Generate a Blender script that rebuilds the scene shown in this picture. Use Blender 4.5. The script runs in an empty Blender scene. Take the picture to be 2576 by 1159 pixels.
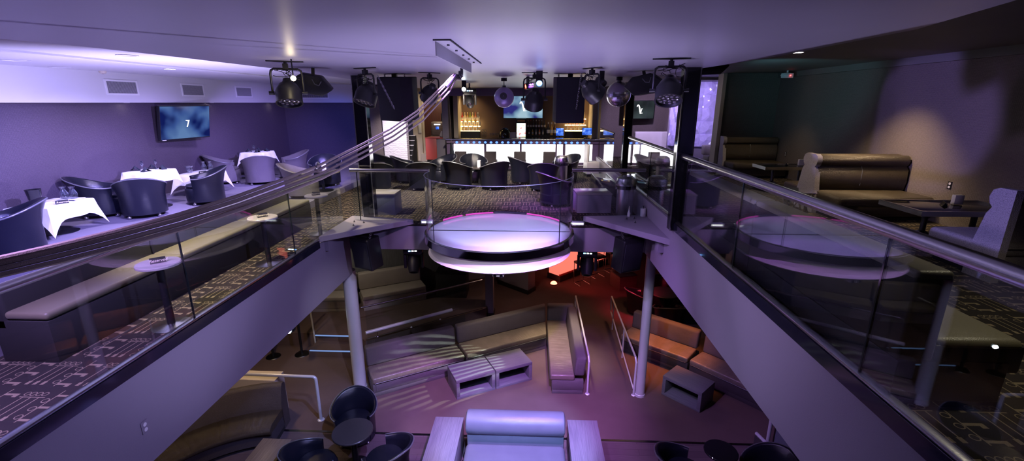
import bpy, bmesh, math, random
from mathutils import Vector, Matrix, Euler
SC = bpy.context.scene
COL = SC.collection
random.seed(7)
PI = math.pi
TAU = 2*PI
def R(a): return math.radians(a)

# ---------------------------------------------------------------- camera
cd = bpy.data.cameras.new('camera'); cam = bpy.data.objects.new('camera', cd); COL.objects.link(cam)
cd.sensor_width = 36; cd.lens = 1147/2576*36; cd.clip_start = .05; cd.clip_end = 100
cam.location = (0, 0, 2.25); cam.rotation_euler = (R(90-15.66), 0, R(2.5))
SC.camera = cam
_F = Vector((-math.sin(R(2.5))*math.cos(R(15.66)), math.cos(R(2.5))*math.cos(R(15.66)), -math.sin(R(15.66))))
_R = Vector((math.cos(R(2.5)), math.sin(R(2.5)), 0)); _U = _R.cross(_F)
def W(px, py, x=None, y=None, z=None):
    """point of the place seen at photo position (px, py) on a known plane"""
    d = _F + _R*((px-1288)/1147) - _U*((py-579.5)/1147)
    t = (z-2.25)/d.z if z is not None else (y/d.y if y is not None else x/d.x)
    return Vector((0, 0, 2.25)) + d*t

# ---------------------------------------------------------------- mesh builder
class MB:
    def __init__(s): s.b = bmesh.new(); s.M = Matrix()
    def v(s, p): return s.b.verts.new(s.M @ Vector(p))
    def f(s, vs):
        try: return s.b.faces.new(vs)
        except ValueError: return None
    def box(s, x0, x1, y0, y1, z0, z1, bev=0, seg=2):
        vs = [s.v((x, y, z)) for z in (z0, z1) for y in (y0, y1) for x in (x0, x1)]
        fs = [s.f([vs[i] for i in q]) for q in ((0, 2, 3, 1), (4, 5, 7, 6), (0, 1, 5, 4), (2, 6, 7, 3), (0, 4, 6, 2), (1, 3, 7, 5))]
        if bev:
            es = {e for f in fs for e in f.edges}
            bmesh.ops.bevel(s.b, geom=list(es), offset=bev, segments=seg, profile=.5, affect='EDGES')
        return s
    def prism(s, poly, z0, z1, bev=0, seg=2):
        a = [s.v((p[0], p[1], z0)) for p in poly]; t = [s.v((p[0], p[1], z1)) for p in poly]
        n = len(poly); fs = [s.f(a[::-1]), s.f(t)]
        for i in range(n): fs.append(s.f([a[i], a[(i+1) % n], t[(i+1) % n], t[i]]))
        if bev:
            es = {e for f in fs if f for e in f.edges}
            bmesh.ops.bevel(s.b, geom=list(es), offset=bev, segments=seg, profile=.5, affect='EDGES')
        return s
    def cyl(s, p0, p1, r0, r1=None, n=16, cap=True):
        r1 = r0 if r1 is None else r1
        p0, p1 = Vector(p0), Vector(p1); d = (p1-p0).normalized()
        u = d.orthogonal().normalized(); w = d.cross(u)
        A, B = [], []
        for i in range(n):
            a = TAU*i/n; o = u*math.cos(a)+w*math.sin(a)
            A.append(s.v(p0+o*r0)); B.append(s.v(p1+o*r1))
        for i in range(n): s.f([A[i], A[(i+1) % n], B[(i+1) % n], B[i]])
        if cap: s.f(A[::-1]); s.f(B)
        return s
    def lathe(s, prof, n=24, c=(0, 0, 0), a0=0, a1=TAU):
        full = abs(a1-a0-TAU) < 1e-6; m = n if full else n+1
        rings = []
        for r, z in prof:
            if r < 1e-6: rings.append([s.v((c[0], c[1], c[2]+z))])
            else: rings.append([s.v((c[0]+r*math.cos(a0+(a1-a0)*i/n), c[1]+r*math.sin(a0+(a1-a0)*i/n), c[2]+z)) for i in range(m)])
        for A, B in zip(rings, rings[1:]):
            for i in range(n):
                j = (i+1) % m
                if len(A) == 1 and len(B) == 1: continue
                if len(A) == 1: s.f([A[0], B[j], B[i]])
                elif len(B) == 1: s.f([A[i], A[j], B[0]])
                else: s.f([A[i], A[j], B[j], B[i]])
        return s
    def tube(s, pts, r, n=8, closed=False, cap=True, flat=1.0):
        P = [Vector(p) for p in pts]; m = len(P)
        rs = r if isinstance(r, (list, tuple)) else [r]*m
        T = []
        for i in range(m):
            a = P[(i-1) % m] if (closed or i) else P[0]; b = P[(i+1) % m] if (closed or i < m-1) else P[-1]
            T.append((b-a).normalized())
        u = T[0].orthogonal().normalized()
        rings = []
        for i in range(m):
            u = (u-T[i]*u.dot(T[i]))
            u = u.normalized() if u.length > 1e-6 else T[i].orthogonal().normalized()
            w = T[i].cross(u)
            rings.append([s.v(P[i]+(u*math.cos(TAU*k/n)+w*math.sin(TAU*k/n)*flat)*rs[i]) for k in range(n)])
        for i in range(m if closed else m-1):
            A, B = rings[i], rings[(i+1) % m]
            for k in range(n): s.f([A[k], A[(k+1) % n], B[(k+1) % n], B[k]])
        if cap and not closed: s.f(rings[0][::-1]); s.f(rings[-1])
        return s
    def sph(s, c, r, u=16, v=10, sc=(1, 1, 1)):
        M0 = s.M; s.M = s.M @ Matrix.Translation(c) @ Matrix.Diagonal((*sc, 1))
        s.lathe([(r*math.sin(PI*i/v) if 0 < i < v else 0, -r*math.cos(PI*i/v)) for i in range(v+1)], u)
        s.M = M0; return s
    def grid(s, fn, nu, nv, cu=False):
        G = [[s.v(fn(i/nu, j/nv)) for j in range(nv+1)] for i in range(nu if cu else nu+1)]
        m = len(G)
        for i in range(nu):
            for j in range(nv): s.f([G[i][j], G[(i+1) % m][j], G[(i+1) % m][j+1], G[i][j+1]])
        return s
    def torus(s, c, Rr, r, n=24, k=8, axis='z'):
        pts = []
        for i in range(n):
            a = TAU*i/n; q = (Rr*math.cos(a), Rr*math.sin(a), 0)
            q = {'z': q, 'y': (q[0], 0, q[1]), 'x': (0, q[0], q[1])}[axis]
            pts.append(Vector(c)+Vector(q))
        return s.tube(pts, r, k, closed=True)
    def ob(s, name, mat, parent=None, ang=38, fixn=True, loc=None, rot=None):
        b = s.b
        if fixn: bmesh.ops.recalc_face_normals(b, faces=b.faces)
        ca = R(ang)
        for f in b.faces: f.smooth = True
        for e in b.edges:
            if len(e.link_faces) == 2 and e.calc_face_angle(0) > ca: e.smooth = False
        me = bpy.data.meshes.new(name); b.to_mesh(me); b.free()
        me.materials.append(mat)
        o = bpy.data.objects.new(name, me); COL.objects.link(o)
        if parent: o.parent = parent
        if loc: o.location = loc
        if rot: o.rotation_euler = rot
        return o
def tag(o, label, cat, group=None):
    o['label'] = label; o['category'] = cat
    if group: o['group'] = group
    return o
def T(name, label, cat, loc=(0, 0, 0), rz=0, group=None):
    o = bpy.data.objects.new(name, None); COL.objects.link(o)
    o.empty_display_size = .1; o.location = loc; o.rotation_euler = (0, 0, rz)
    return tag(o, label, cat, group)
def struct(o): o['kind'] = 'structure'; return o
def dup(root, loc, rz, label, group=None):
    r = root.copy(); COL.objects.link(r); r.location = loc
    r.rotation_euler = (root.rotation_euler[0], root.rotation_euler[1], rz); r['label'] = label
    if group: r['group'] = group
    for ch in list(root.children):
        c = ch.copy(); COL.objects.link(c); c.parent = r
        for g in list(ch.children):
            d = g.copy(); COL.objects.link(d); d.parent = c
    return r
def text_part(body, size, mat, parent, loc, rot, name='lettering', depth=.002):
    cu = bpy.data.curves.new(name, 'FONT'); cu.body = body; cu.size = size; cu.extrude = depth; cu.align_x = 'CENTER'; cu.align_y = 'CENTER'; cu.shear = .35
    t = bpy.data.objects.new(name, cu); COL.objects.link(t)
    bpy.context.view_layer.update()
    me = bpy.data.meshes.new_from_object(t.evaluated_get(bpy.context.evaluated_depsgraph_get()))
    bpy.data.objects.remove(t)
    o = bpy.data.objects.new(name, me); COL.objects.link(o); me.materials.clear(); me.materials.append(mat)
    o.parent = parent; o.location = loc; o.rotation_euler = rot
    return o

# ---------------------------------------------------------------- materials
class NT:
    def __init__(s, name):
        s.m = bpy.data.materials.new(name); s.m.use_nodes = True; s.t = s.m.node_tree; s.t.nodes.clear()
        s.out = s.n('ShaderNodeOutputMaterial')
    def n(s, t, **k):
        x = s.t.nodes.new(t)
        for a, b in k.items(): setattr(x, a, b)
        return x
    def l(s, a, b): s.t.links.new(a, b)
    def set(s, sock, val):
        if isinstance(val, bpy.types.NodeSocket): s.l(val, sock)
        else: sock.default_value = val
    def math(s, op, a, b=None, c=None):
        x = s.n('ShaderNodeMath', operation=op)
        for i, q in enumerate((a, b, c)):
            if q is not None: s.set(x.inputs[i], q)
        return x.outputs[0]
    def coord(s, kind='Object'): return s.n('ShaderNodeTexCoord').outputs[kind]
    def mapping(s, vec, scale=(1, 1, 1), rot=(0, 0, 0)):
        x = s.n('ShaderNodeMapping'); s.l(vec, x.inputs[0]); x.inputs['Scale'].default_value = scale; x.inputs['Rotation'].default_value = rot
        return x.outputs[0]
    def noise(s, vec, scale, detail=3, rough=.5):
        x = s.n('ShaderNodeTexNoise'); s.l(vec, x.inputs['Vector']); x.inputs['Scale'].default_value = scale
        x.inputs['Detail'].default_value = detail; x.inputs['Roughness'].default_value = rough
        return x.outputs['Fac']
    def ramp(s, fac, stops):
        x = s.n('ShaderNodeValToRGB'); s.l(fac, x.inputs[0]); e = x.color_ramp.elements
        while len(e) < len(stops): e.new(.5)
        for el, (p, c) in zip(e, stops): el.position = p; el.color = (*c, 1)
        return x.outputs[0]
    def mix(s, fac, a, b):
        x = s.n('ShaderNodeMix', data_type='RGBA'); s.set(x.inputs[0], fac)
        s.set(x.inputs[6], a if isinstance(a, bpy.types.NodeSocket) else (*a, 1)); s.set(x.inputs[7], b if isinstance(b, bpy.types.NodeSocket) else (*b, 1))
        return x.outputs[2]
    def bump(s, h, strength, dist=.01):
        x = s.n('ShaderNodeBump'); s.l(h, x.inputs['Height']); x.inputs['Strength'].default_value = strength; x.inputs['Distance'].default_value = dist
        return x.outputs[0]
    def bsdf(s, col, rough=.5, metal=0, spec=.5, normal=None, coat=0, emit=None, es=0):
        p = s.n('ShaderNodeBsdfPrincipled')
        s.set(p.inputs['Base Color'], col if isinstance(col, bpy.types.NodeSocket) else (*col, 1))
        s.set(p.inputs['Roughness'], rough); p.inputs['Metallic'].default_value = metal; p.inputs['Specular IOR Level'].default_value = spec
        p.inputs['Coat Weight'].default_value = coat; p.inputs['Coat Roughness'].default_value = .1
        if normal: s.l(normal, p.inputs['Normal'])
        if emit: s.set(p.inputs['Emission Color'], emit if isinstance(emit, bpy.types.NodeSocket) else (*emit, 1)); p.inputs['Emission Strength'].default_value = es
        s.l(p.outputs[0], s.out.inputs[0]); return s.m
def simple(name, col, rough=.5, metal=0, spec=.5, nscale=0, nstr=.2, var=0, coat=0):
    t = NT(name); nrm = None; c = col
    if nscale or var:
        co = t.coord(); nz = t.noise(co, nscale or 8)
        if nstr and nscale: nrm = t.bump(nz, nstr, .01)
        if var: c = t.mix(t.noise(co, 2.3, 4), tuple(max(0, q*(1-var)) for q in col), tuple(min(1, q*(1+var)) for q in col))
    return t.bsdf(c, rough, metal, spec, nrm, coat)
def emis(name, col, s):
    t = NT(name); e = t.n('ShaderNodeEmission'); e.inputs[0].default_value = (*col, 1); e.inputs[1].default_value = s
    t.l(e.outputs[0], t.out.inputs[0]); return t.m
def glassmat(name, tint=(.93, .97, .98), base=.05, rough=0.0):
    t = NT(name); lw = t.n('ShaderNodeLayerWeight'); lw.inputs[0].default_value = .5
    fr = t.math('ADD', t.math('MULTIPLY', t.math('POWER', lw.outputs['Facing'], 4.2), .95), base)
    tr = t.n('ShaderNodeBsdfTransparent'); tr.inputs[0].default_value = (*tint, 1)
    gl = t.n('ShaderNodeBsdfGlossy'); gl.inputs[0].default_value = (1, 1, 1, 1); gl.inputs['Roughness'].default_value = rough
    mx = t.n('ShaderNodeMixShader'); t.l(fr, mx.inputs[0]); t.l(tr.outputs[0], mx.inputs[1]); t.l(gl.outputs[0], mx.inputs[2])
    t.l(mx.outputs[0], t.out.inputs[0]); return t.m
M = {}
def leather(name, col, rough=.38, scale=160, crease=0, var=.15):
    t = NT(name); co = t.coord()
    vo = t.n('ShaderNodeTexVoronoi', feature='DISTANCE_TO_EDGE'); t.l(co, vo.inputs['Vector']); vo.inputs['Scale'].default_value = scale
    h = t.math('ADD', vo.outputs['Distance'], t.math('MULTIPLY', t.noise(t.mapping(co, (1, 1, 1)), 9, 3), crease))
    c = t.mix(t.noise(co, 3.5, 4), tuple(q*(1-var) for q in col), tuple(min(1, q*(1+var)) for q in col))
    return t.bsdf(c, rough, 0, .5, t.bump(h, .25 if crease < 1 else .55, .006 if crease < 1 else .022))
def build_mats():
    # painted ceiling, drywall
    M['ceil'] = simple('ceiling_paint', (.31, .295, .36), .38, nscale=60, nstr=.06, var=.04)
    M['ceil_white'] = simple('white_ceiling_paint', (.66, .65, .66), .6, nscale=80, nstr=.05)
    M['ceil_dark'] = simple('dark_ceiling_paint', (.16, .15, .14), .6, nscale=60, nstr=.08, var=.1)
    M['fascia'] = simple('grey_drywall_paint', (.27, .245, .29), .55, nscale=140, nstr=.12, var=.03)
    # textured wallpaper
    t = NT('textured_wallcovering'); co = t.coord()
    vo = t.n('ShaderNodeTexVoronoi'); t.l(t.mapping(co, (1, 1, 1.6)), vo.inputs['Vector']); vo.inputs['Scale'].default_value = 42; vo.inputs['Randomness'].default_value = .35
    M['wallpaper'] = t.bsdf(t.mix(vo.outputs['Distance'], (.105, .08, .11), (.06, .046, .066)), .5, 0, .4, t.bump(vo.outputs['Distance'], .5, .01))
    t = NT('brown_wallcovering'); co = t.coord()
    vo = t.n('ShaderNodeTexVoronoi'); t.l(t.mapping(co, (1, 1, 1.6)), vo.inputs['Vector']); vo.inputs['Scale'].default_value = 40; vo.inputs['Randomness'].default_value = .35
    M['wallbrown'] = t.bsdf(t.mix(vo.outputs['Distance'], (.21, .175, .155), (.12, .10, .09)), .5, 0, .5, t.bump(vo.outputs['Distance'], .7, .012))
    t = NT('white_wave_panel'); co = t.coord()
    wv = t.n('ShaderNodeTexWave', bands_direction='Z'); t.l(co, wv.inputs['Vector']); wv.inputs['Scale'].default_value = 4.5; wv.inputs['Distortion'].default_value = 7; wv.inputs['Detail'].default_value = 1; wv.inputs['Detail Scale'].default_value = 1.5
    M['wavepanel'] = t.bsdf((.85, .83, .84), .5, 0, .5, t.bump(wv.outputs['Fac'], .22, .03))
    t = NT('grey_vertical_grain_panel'); co = t.coord()
    nz = t.noise(t.mapping(co, (40, 40, 1.2)), 3, 3)
    M['grainwall'] = t.bsdf(t.mix(nz, (.06, .065, .07), (.28, .29, .30)), .6, 0, .4, t.bump(nz, .4, .01))
    # carpets
    def carpet(name, base, line, sz, rot=0):
        t = NT(name); co = t.coord(); mp = t.mapping(co, (1/sz, 1/sz, 1), (0, 0, rot))
        sx = t.n('ShaderNodeSeparateXYZ'); t.l(mp, sx.inputs[0])
        X, Y = sx.outputs[0], sx.outputs[1]
        row = t.math('FLOOR', Y)
        X = t.math('ADD', X, t.math('MULTIPLY', row, .37))
        x = t.math('FRACT', X); y = t.math('FRACT', Y)
        acc = []
        def ring(cx, cy, r, w):
            dx = t.math('SUBTRACT', x, cx); dy = t.math('SUBTRACT', y, cy)
            d = t.math('SQRT', t.math('ADD', t.math('MULTIPLY', dx, dx), t.math('MULTIPLY', dy, dy)))
            acc.append(t.math('COMPARE', d, r, w))
        def bar(x0, x1, y0, y1):
            acc.append(t.math('MULTIPLY', t.math('COMPARE', x, (x0+x1)/2, (x1-x0)/2), t.math('COMPARE', y, (y0+y1)/2, (y1-y0)/2)))
        for k in range(4): ring(.075+.112*k, .82, .048, .0075)
        bar(.02, .50, .715, .735)
        for k in range(3):
            bar(.085+.15*k, .105+.15*k, .2, .72); bar(.06+.15*k, .13+.15*k, .09, .2)
        for k in range(3): ring(.60, .20+.22*k, .055, .0075)
        bar(.665, .685, .06, .94)
        for k in range(3): bar(.68, .93, .10+.33*k, .155+.33*k); 
        for k in range(3): bar(.87, .95, .05+.33*k, .155+.33*k)
        m = acc[0]
        for a in acc[1:]: m = t.math('MAXIMUM', m, a)
        nz = t.noise(co, 350, 2)
        m = t.math('MULTIPLY', m, .9)
        c = t.mix(m, base, line)
        c2 = t.mix(nz, c, (base[0]*.5, base[1]*.5, base[2]*.5))
        M[name] = t.bsdf(c2, .95, 0, .1, t.bump(nz, .3, .004))
    carpet('carpet_pattern', (.036, .030, .029), (.43, .34, .22), .44)
    M['carpet_raised'] = simple('blue_grey_plain_carpet', (.22, .20, .25), .95, 0, .1, 260, .4, .12)
    M['carpet_low'] = simple('brown_flat_carpet', (.125, .085, .078), .92, 0, .15, 220, .35, .2)
    t = NT('dark_wood_floor'); co = t.coord(); br = t.n('ShaderNodeTexBrick'); t.l(t.mapping(co, (1, 1, 1)), br.inputs[0]); br.inputs['Scale'].default_value = 1
    br.inputs['Brick Width'].default_value = 1.3; br.inputs['Row Height'].default_value = .14; br.inputs['Mortar Size'].default_value = .003
    br.inputs['Color1'].default_value = (.10, .07, .08, 1); br.inputs['Color2'].default_value = (.16, .12, .125, 1); br.inputs['Mortar'].default_value = (.02, .015, .015, 1)
    gr = t.noise(t.mapping(co, (2, 30, 1)), 3, 3)
    M['woodfloor'] = t.bsdf(t.mix(gr, br.outputs[0], (.09, .06, .065)), .42)
    def woodgrain(name, a, b, rough, ax):
        t = NT(name); co = t.coord(); sc = {'x': (1.2, 80, 80), 'y': (80, 1.2, 80), 'z': (80, 80, 1.2)}[ax]
        nz = t.noise(t.mapping(co, sc), 2.2, 4, .6)
        M[name] = t.bsdf(t.ramp(nz, [(.3, a), (.7, b)]), rough, 0, .5, t.bump(nz, .12, .003))
    woodgrain('grey_laminate', (.13, .13, .15), (.24, .235, .26), .38, 'y')
    woodgrain('grey_laminate_cross', (.11, .11, .13), (.20, .195, .22), .42, 'x')
    woodgrain('brown_laminate', (.06, .045, .04), (.20, .16, .14), .4, 'x')
    woodgrain('red_wood_door', (.05, .016, .01), (.12, .04, .025), .4, 'z')
    # upholstery
    M['leather_black'] = leather('black_leather', (.008, .009, .016), .24)
    M['leather_piping'] = simple('grey_piping', (.12, .12, .13), .35)
    M['leather_olive'] = leather('olive_vinyl', (.17, .15, .10), .36, crease=.3)
    M['leather_brown'] = leather('bronze_vinyl', (.060, .047, .033), .30, 120, 1.3, .35)
    M['vinyl_grey'] = leather('grey_mauve_vinyl', (.125, .108, .118), .42, 120, 1.1)
    t = NT('ruched_taupe_seat'); co = t.coord(); w1 = t.noise(t.mapping(co, (16, 1.6, 1)), 1.0, 3, .6); w2 = t.noise(co, 6, 3)
    M['vinyl_seat'] = t.bsdf(t.mix(w2, (.13, .102, .085), (.24, .195, .165)), .36, 0, .5, t.bump(w1, .5, .03))
    M['vinyl_beige'] = leather('beige_vinyl', (.42, .38, .34), .48, 120, .4)
    M['vinyl_white'] = leather('white_vinyl', (.75, .73, .74), .45, 120, .3)
    M['vinyl_blue'] = leather('blue_black_vinyl', (.13, .145, .18), .33, 140, .2)
    M['suede_brown'] = leather('dark_brown_vinyl', (.085, .068, .066), .42, 120, 1.2, .25)
    M['suede_dark'] = simple('dark_brown_suede', (.055, .045, .05), .8, 0, .3, 90, .3, .3)
    t = NT('crocodile_vinyl'); co = t.coord(); vo = t.n('ShaderNodeTexVoronoi', feature='DISTANCE_TO_EDGE'); t.l(t.mapping(co, (1, 1, 1.7)), vo.inputs['Vector']); vo.inputs['Scale'].default_value = 62
    M['croc'] = t.bsdf(t.ramp(vo.outputs['Distance'], [(0, (.20, .18, .22)), (.15, (.38, .35, .40))]), .36, 0, .5, t.bump(vo.outputs['Distance'], .5, .01))
    # metal, plastic, glass
    M['chrome'] = simple('chrome', (.78, .78, .80), .08, 1)
    M['steel'] = simple('brushed_steel', (.56, .55, .56), .26, 1, nscale=70, nstr=.05)
    M['steel_dark'] = simple('dark_steel', (.12, .12, .13), .35, 1)
    M['galv'] = simple('grey_painted_pipe', (.66, .66, .70), .36, .25, nscale=14, nstr=.2, var=.12)
    M['black_gloss'] = simple('black_gloss', (.012, .012, .015), .07, 0, .5)
    M['black_trim'] = simple('polished_dark_trim', (.03, .03, .05), .07, .4, .8)
    M['black'] = simple('black_plastic', (.011, .011, .013), .42, 0, .4, 120, .08)
    M['black_matte'] = simple('black_matte', (.014, .013, .014), .8)
    M['black_grille'] = simple('black_grille_cloth', (.016, .017, .024), .7, 0, .4, 300, .5)
    M['grey_plate'] = simple('grey_painted_steel', (.35, .34, .37), .5, .1, nscale=30, nstr=.05)
    M['white_plastic'] = simple('white_plastic', (.80, .79, .80), .35)
    M['white_gloss'] = simple('white_gloss_laminate', (.82, .82, .85), .12, 0, .6, coat=.3)
    M['disc_frost'] = simple('frosted_stage_panel', (.80, .81, .86), .16, 0, .6, coat=.4)
    M['drum'] = simple('white_drum_paint', (.80, .76, .74), .45, nscale=9, nstr=.03)
    M['cloth'] = simple('white_tablecloth', (.86, .86, .88), .85, 0, .2, 40, .1)
    M['napkin'] = simple('black_napkin', (.02, .024, .035), .75, 0, .3)
    M['porcelain'] = simple('white_porcelain', (.85, .85, .86), .18)
    M['red_laminate'] = simple('red_laminate', (.55, .10, .09), .4)
    M['cream'] = simple('cream_wall_paint', (.62, .54, .44), .6)
    M['barwall'] = simple('brown_bar_wall', (.15, .095, .07), .55, nscale=160, nstr=.1)
    M['table_top'] = simple('grey_speckle_table_top', (.42, .38, .37), .22, 0, .5, var=.06)
    M['dark_top'] = simple('dark_table_top', (.05, .043, .042), .28, var=.3)
    M['rope'] = simple('grey_webbing', (.22, .175, .145), .8, 0, .2, 200, .5, .25)
    M['purple_frame'] = simple('purple_grey_frame', (.20, .14, .25), .35, .3)
    M['glass'] = glassmat('clear_balustrade_glass')
    M['glass_edge'] = glassmat('greenish_glass', (.86, .94, .93), .07)
    M['glass_ware'] = glassmat('glassware', (.90, .92, .96), .10)
    M['glass_edge_dark'] = simple('dark_glass_joint', (.01, .018, .018), .1)
    M['sign_black'] = simple('black_sign_board', (.012, .012, .014), .3)
    M['sign_gold'] = simple('cream_lettering', (.80, .72, .55), .5)
    M['paper'] = simple('white_card', (.78, .76, .74), .7)
    # mirror ball: small facets
    t = NT('mirror_facets'); co = t.coord()
    vo = t.n('ShaderNodeTexVoronoi'); t.l(co, vo.inputs['Vector']); vo.inputs['Scale'].default_value = 52
    M['mirror'] = t.bsdf((.86, .84, .95), .2, 1, .5, t.bump(vo.outputs['Color'], .4, .012))
    M['mirror_violet'] = simple('painted_violet_sheen', (.62, .55, .92), .3, .35, .6)  # violet light reflected by the ball, put into the base colour
    # emitters
    M['e_bar'] = emis('backlit_bar_panel', (1.0, .97, 1.0), 5.5)
    M['e_barpink'] = emis('backlit_bar_panel_soft', (1.0, .93, .99), 3.2)
    M['e_led'] = emis('blue_led', (.12, .28, 1.0), 2.2)
    M['e_ledpink'] = emis('pink_led_strip', (1.0, .10, .70), .95)
    M['e_red'] = emis('red_lamp_glow', (1.0, .13, .08), 8)
    M['e_redpanel'] = emis('red_backlit_panel', (1.0, .20, .14), 1.15)
    M['e_white'] = emis('white_lamp', (1.0, .95, .88), 30)
    M['e_cool'] = emis('cool_white_lamp', (.75, .9, 1.0), 40)
    M['e_warm'] = emis('warm_lamp', (1.0, .82, .45), 60)
    M['e_shelf'] = emis('warm_lit_shelf', (1.0, .72, .30), 7)
    M['e_dot'] = emis('small_white_indicator', (.8, .9, 1.0), 8)
    M['e_dotred'] = emis('small_red_indicator', (1.0, .06, .06), 8)
    M['e_blue'] = emis('blue_indicator', (.15, .4, 1.0), 10)
    M['e_cold'] = emis('cold_step_strip', (.30, .48, 1.0), .6)
    M['e_logo'] = emis('white_logo', (1, 1, 1), 2.2)
    M['glass_rim'] = simple('polished_glass_edge', (.20, .26, .30), .15)
    # crystal panel: backlit folded film
    t = NT('crystal_film'); co = t.coord()
    vo = t.n('ShaderNodeTexVoronoi', feature='F1'); t.l(co, vo.inputs['Vector']); vo.inputs['Scale'].default_value = 5.5
    M['crystal'] = t.bsdf((.55, .5, .75), .12, .3, .5, t.bump(vo.outputs['Distance'], .5, .08), emit=t.ramp(t.noise(co, 3.5, 5, .7), [(.3, (.20, .13, .62)), (.62, (.42, .33, .95)), (.8, (.95, .9, 1))]), es=.38)
    # screens
    def screen(name, stops, scale, s, rot):
        t = NT(name); co = t.coord('Object'); nz = t.noise(t.mapping(co, (scale, scale, scale), rot), 1.0, 1.5, .4)
        e = t.n('ShaderNodeEmission'); t.l(t.ramp(nz, stops), e.inputs[0]); e.inputs[1].default_value = s
        g = t.n('ShaderNodeBsdfGlossy'); g.inputs[0].default_value = (.04, .04, .04, 1); g.inputs[1].default_value = .1
        a = t.n('ShaderNodeAddShader'); t.l(e.outputs[0], a.inputs[0]); t.l(g.outputs[0], a.inputs[1]); t.l(a.outputs[0], t.out.inputs[0]); M[name] = t.m
    screen('screen_bar', [(.40, (.03, .03, .22)), (.50, (.20, .36, .52)), (.62, (.42, .62, .74))], 1.7, .85, (0, .6, 0))
    screen('screen_left', [(.36, (.005, .012, .12)), (.48, (.045, .10, .34)), (.68, (.13, .25, .52))], 2.2, .8, (.5, 0, .4))
    screen('screen_small', [(.4, (.01, .012, .016)), (.7, (.05, .07, .075))], 1.5, 1, (0, .5, 0))
    screen('screen_pos', [(.4, (.02, .08, .5)), (.6, (.1, .25, .9)), (.75, (.8, .85, 1))], 9, 1.3, (0, 0, 0))
    screen('screen_fridge', [(.35, (.9, .2, .2)), (.45, (1, .95, .9)), (.55, (.5, .95, .9)), (.65, (1, .85, .2))], 7, 2.4, (0, 0, 0))
    for i, c in enumerate([(.75, .10, .08), (.85, .75, .55), (.70, .42, .12), (.35, .55, .10), (.80, .62, .3), (.8, .25, .12), (.35, .38, .45), (.05, .05, .06), (.12, .06, .05)]):
        M['bottle%d' % i] = simple('bottle_glass_%s' % 'abcdefghi'[i], c, .12, 0, .6)
build_mats()
# ================================================================ the setting
def S(name, mat, *boxes, bev=0):
    b = MB()
    for q in boxes: b.box(*q, bev)
    return struct(b.ob(name, mat))
def SP(name, mat, poly, z0, z1):
    return struct(MB().prism(poly, z0, z1).ob(name, mat))
ZL, ZR, ZF, ZP = -3.7, .42, .15, -3.35       # lower floor, right terrace, left terrace, lower rear platform
XL, XR, YF = -3.53, 2.17, 8.35              # edges of the balcony opening
ARC = [(-.56+1.325*math.cos(R(a)), 7.77+1.325*math.sin(R(a))) for a in range(154, 25, -4)]
ARC = [(ARC[0][0], YF)]+[q for q in ARC if q[1] > YF]+[(ARC[-1][0], YF)]
# floors
S('floor_lower', M['carpet_low'], (-9, 7, 7.08, 20, -3.8, ZL))
S('floor_dance', M['woodfloor'], (-9, 7, -3, 7.07, -3.8, ZL))
S('trim_1', M['steel_dark'], (-9, 7, 7.045, 7.095, -3.72, ZL+.006))
S('floor_mezzanine', M['carpet_pattern'], (-4.86, -3.6, -3, 8.36, -.03, 0))
SP('floor_lounge', M['carpet_pattern'], [(-4.86, YF+.01)]+[(x, y+.01) for x, y in ARC]+[(2.2, YF+.01), (2.2, 20), (-4.86, 20)], -.03, 0)
S('floor_left_terrace', M['carpet_raised'], (-8.8, -4.86, -3, 16.4, -.03, ZF))
S('floor_right_terrace', M['carpet_pattern'], (2.24, 6.45, -3, 16.3, .39, ZR))
# balcony beams
S('wall_balcony_left', M['fascia'], (-9, XL, -3, YF, -1.0, -.03))
SP('wall_balcony_far', M['fascia'], [(-9, YF)]+ARC+[(XR, YF), (XR, 20), (-9, 20)], -.5, -.03)
S('wall_balcony_right', M['fascia'], (XR, 7, -3, 16.3, -.51, .39))
S('trim_2', M['black_trim'], (XL-.09, XL+.02, -3, 7.1, -.085, .03))
S('trim_3', M['black_trim'], (XR-.02, XR+.09, -3, 6.75, .385, .50))
S('trim_4', M['fascia'], (XR-.02, XR+.1, 6.95, 15.6, .38, .50))
# lower level rear platform, its steps
SP('floor_platform', M['carpet_low'], [(-9, 10.15), (-5.35, 10.15), (-4.2, 10.0), (-4.0, 9.8), (-1.25, 11.8), (-1.25, 15), (-9, 15)], ZL, ZP)
b = MB().box(-5.35, -4.12, 9.62, 10.2, ZL, -3.525)
struct(b.ob('floor_step', M['carpet_low']))
b = MB(); b.box(-5.32, -4.14, 9.605, 9.635, -3.535, -3.515); b.box(-5.36, -4.2, 10.03, 10.06, -3.362, -3.338)
struct(b.ob('trim_5', M['e_cold']))
# lower walls
def wallpoly(name, mat, pts, z0, z1, th=.12):
    b = MB()
    for (x0, y0), (x1, y1) in zip(pts, pts[1:]):
        d = Vector((x1-x0, y1-y0)).normalized(); n = Vector((-d.y, d.x))*th
        b.prism([(x0, y0), (x1, y1), (x1+n.x, y1+n.y), (x0+n.x, y0+n.y)], z0, z1)
    return struct(b.ob(name, mat))
wallpoly('wall_lower_back', M['grainwall'], [(-8.9, 12.0), (-6.2, 12.05), (-4.75, 12.25), (-2.75, 13.45)], ZP, -.5)
wallpoly('wall_lower_niche', M['fascia'], [(-2.75, 13.45), (-1.26, 14.3)], ZP, -.5)
wallpoly('wall_lower_rear', M['ceil_dark'], [(-9, 19), (7, 19)], ZL, -.5)
S('wall_lower_left', M['fascia'], (-9, -8.8, -3, 20, ZL, -1))
S('wall_lower_right', M['ceil_dark'], (6.6, 6.8, -3, 20, ZL, -.5))
SP('wall_lower_pier', M['fascia'], [(-1.28, 11.95), (-1.06, 11.95), (-1.06, 12.3), (-1.28, 12.3)], ZL, -.5)
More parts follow.
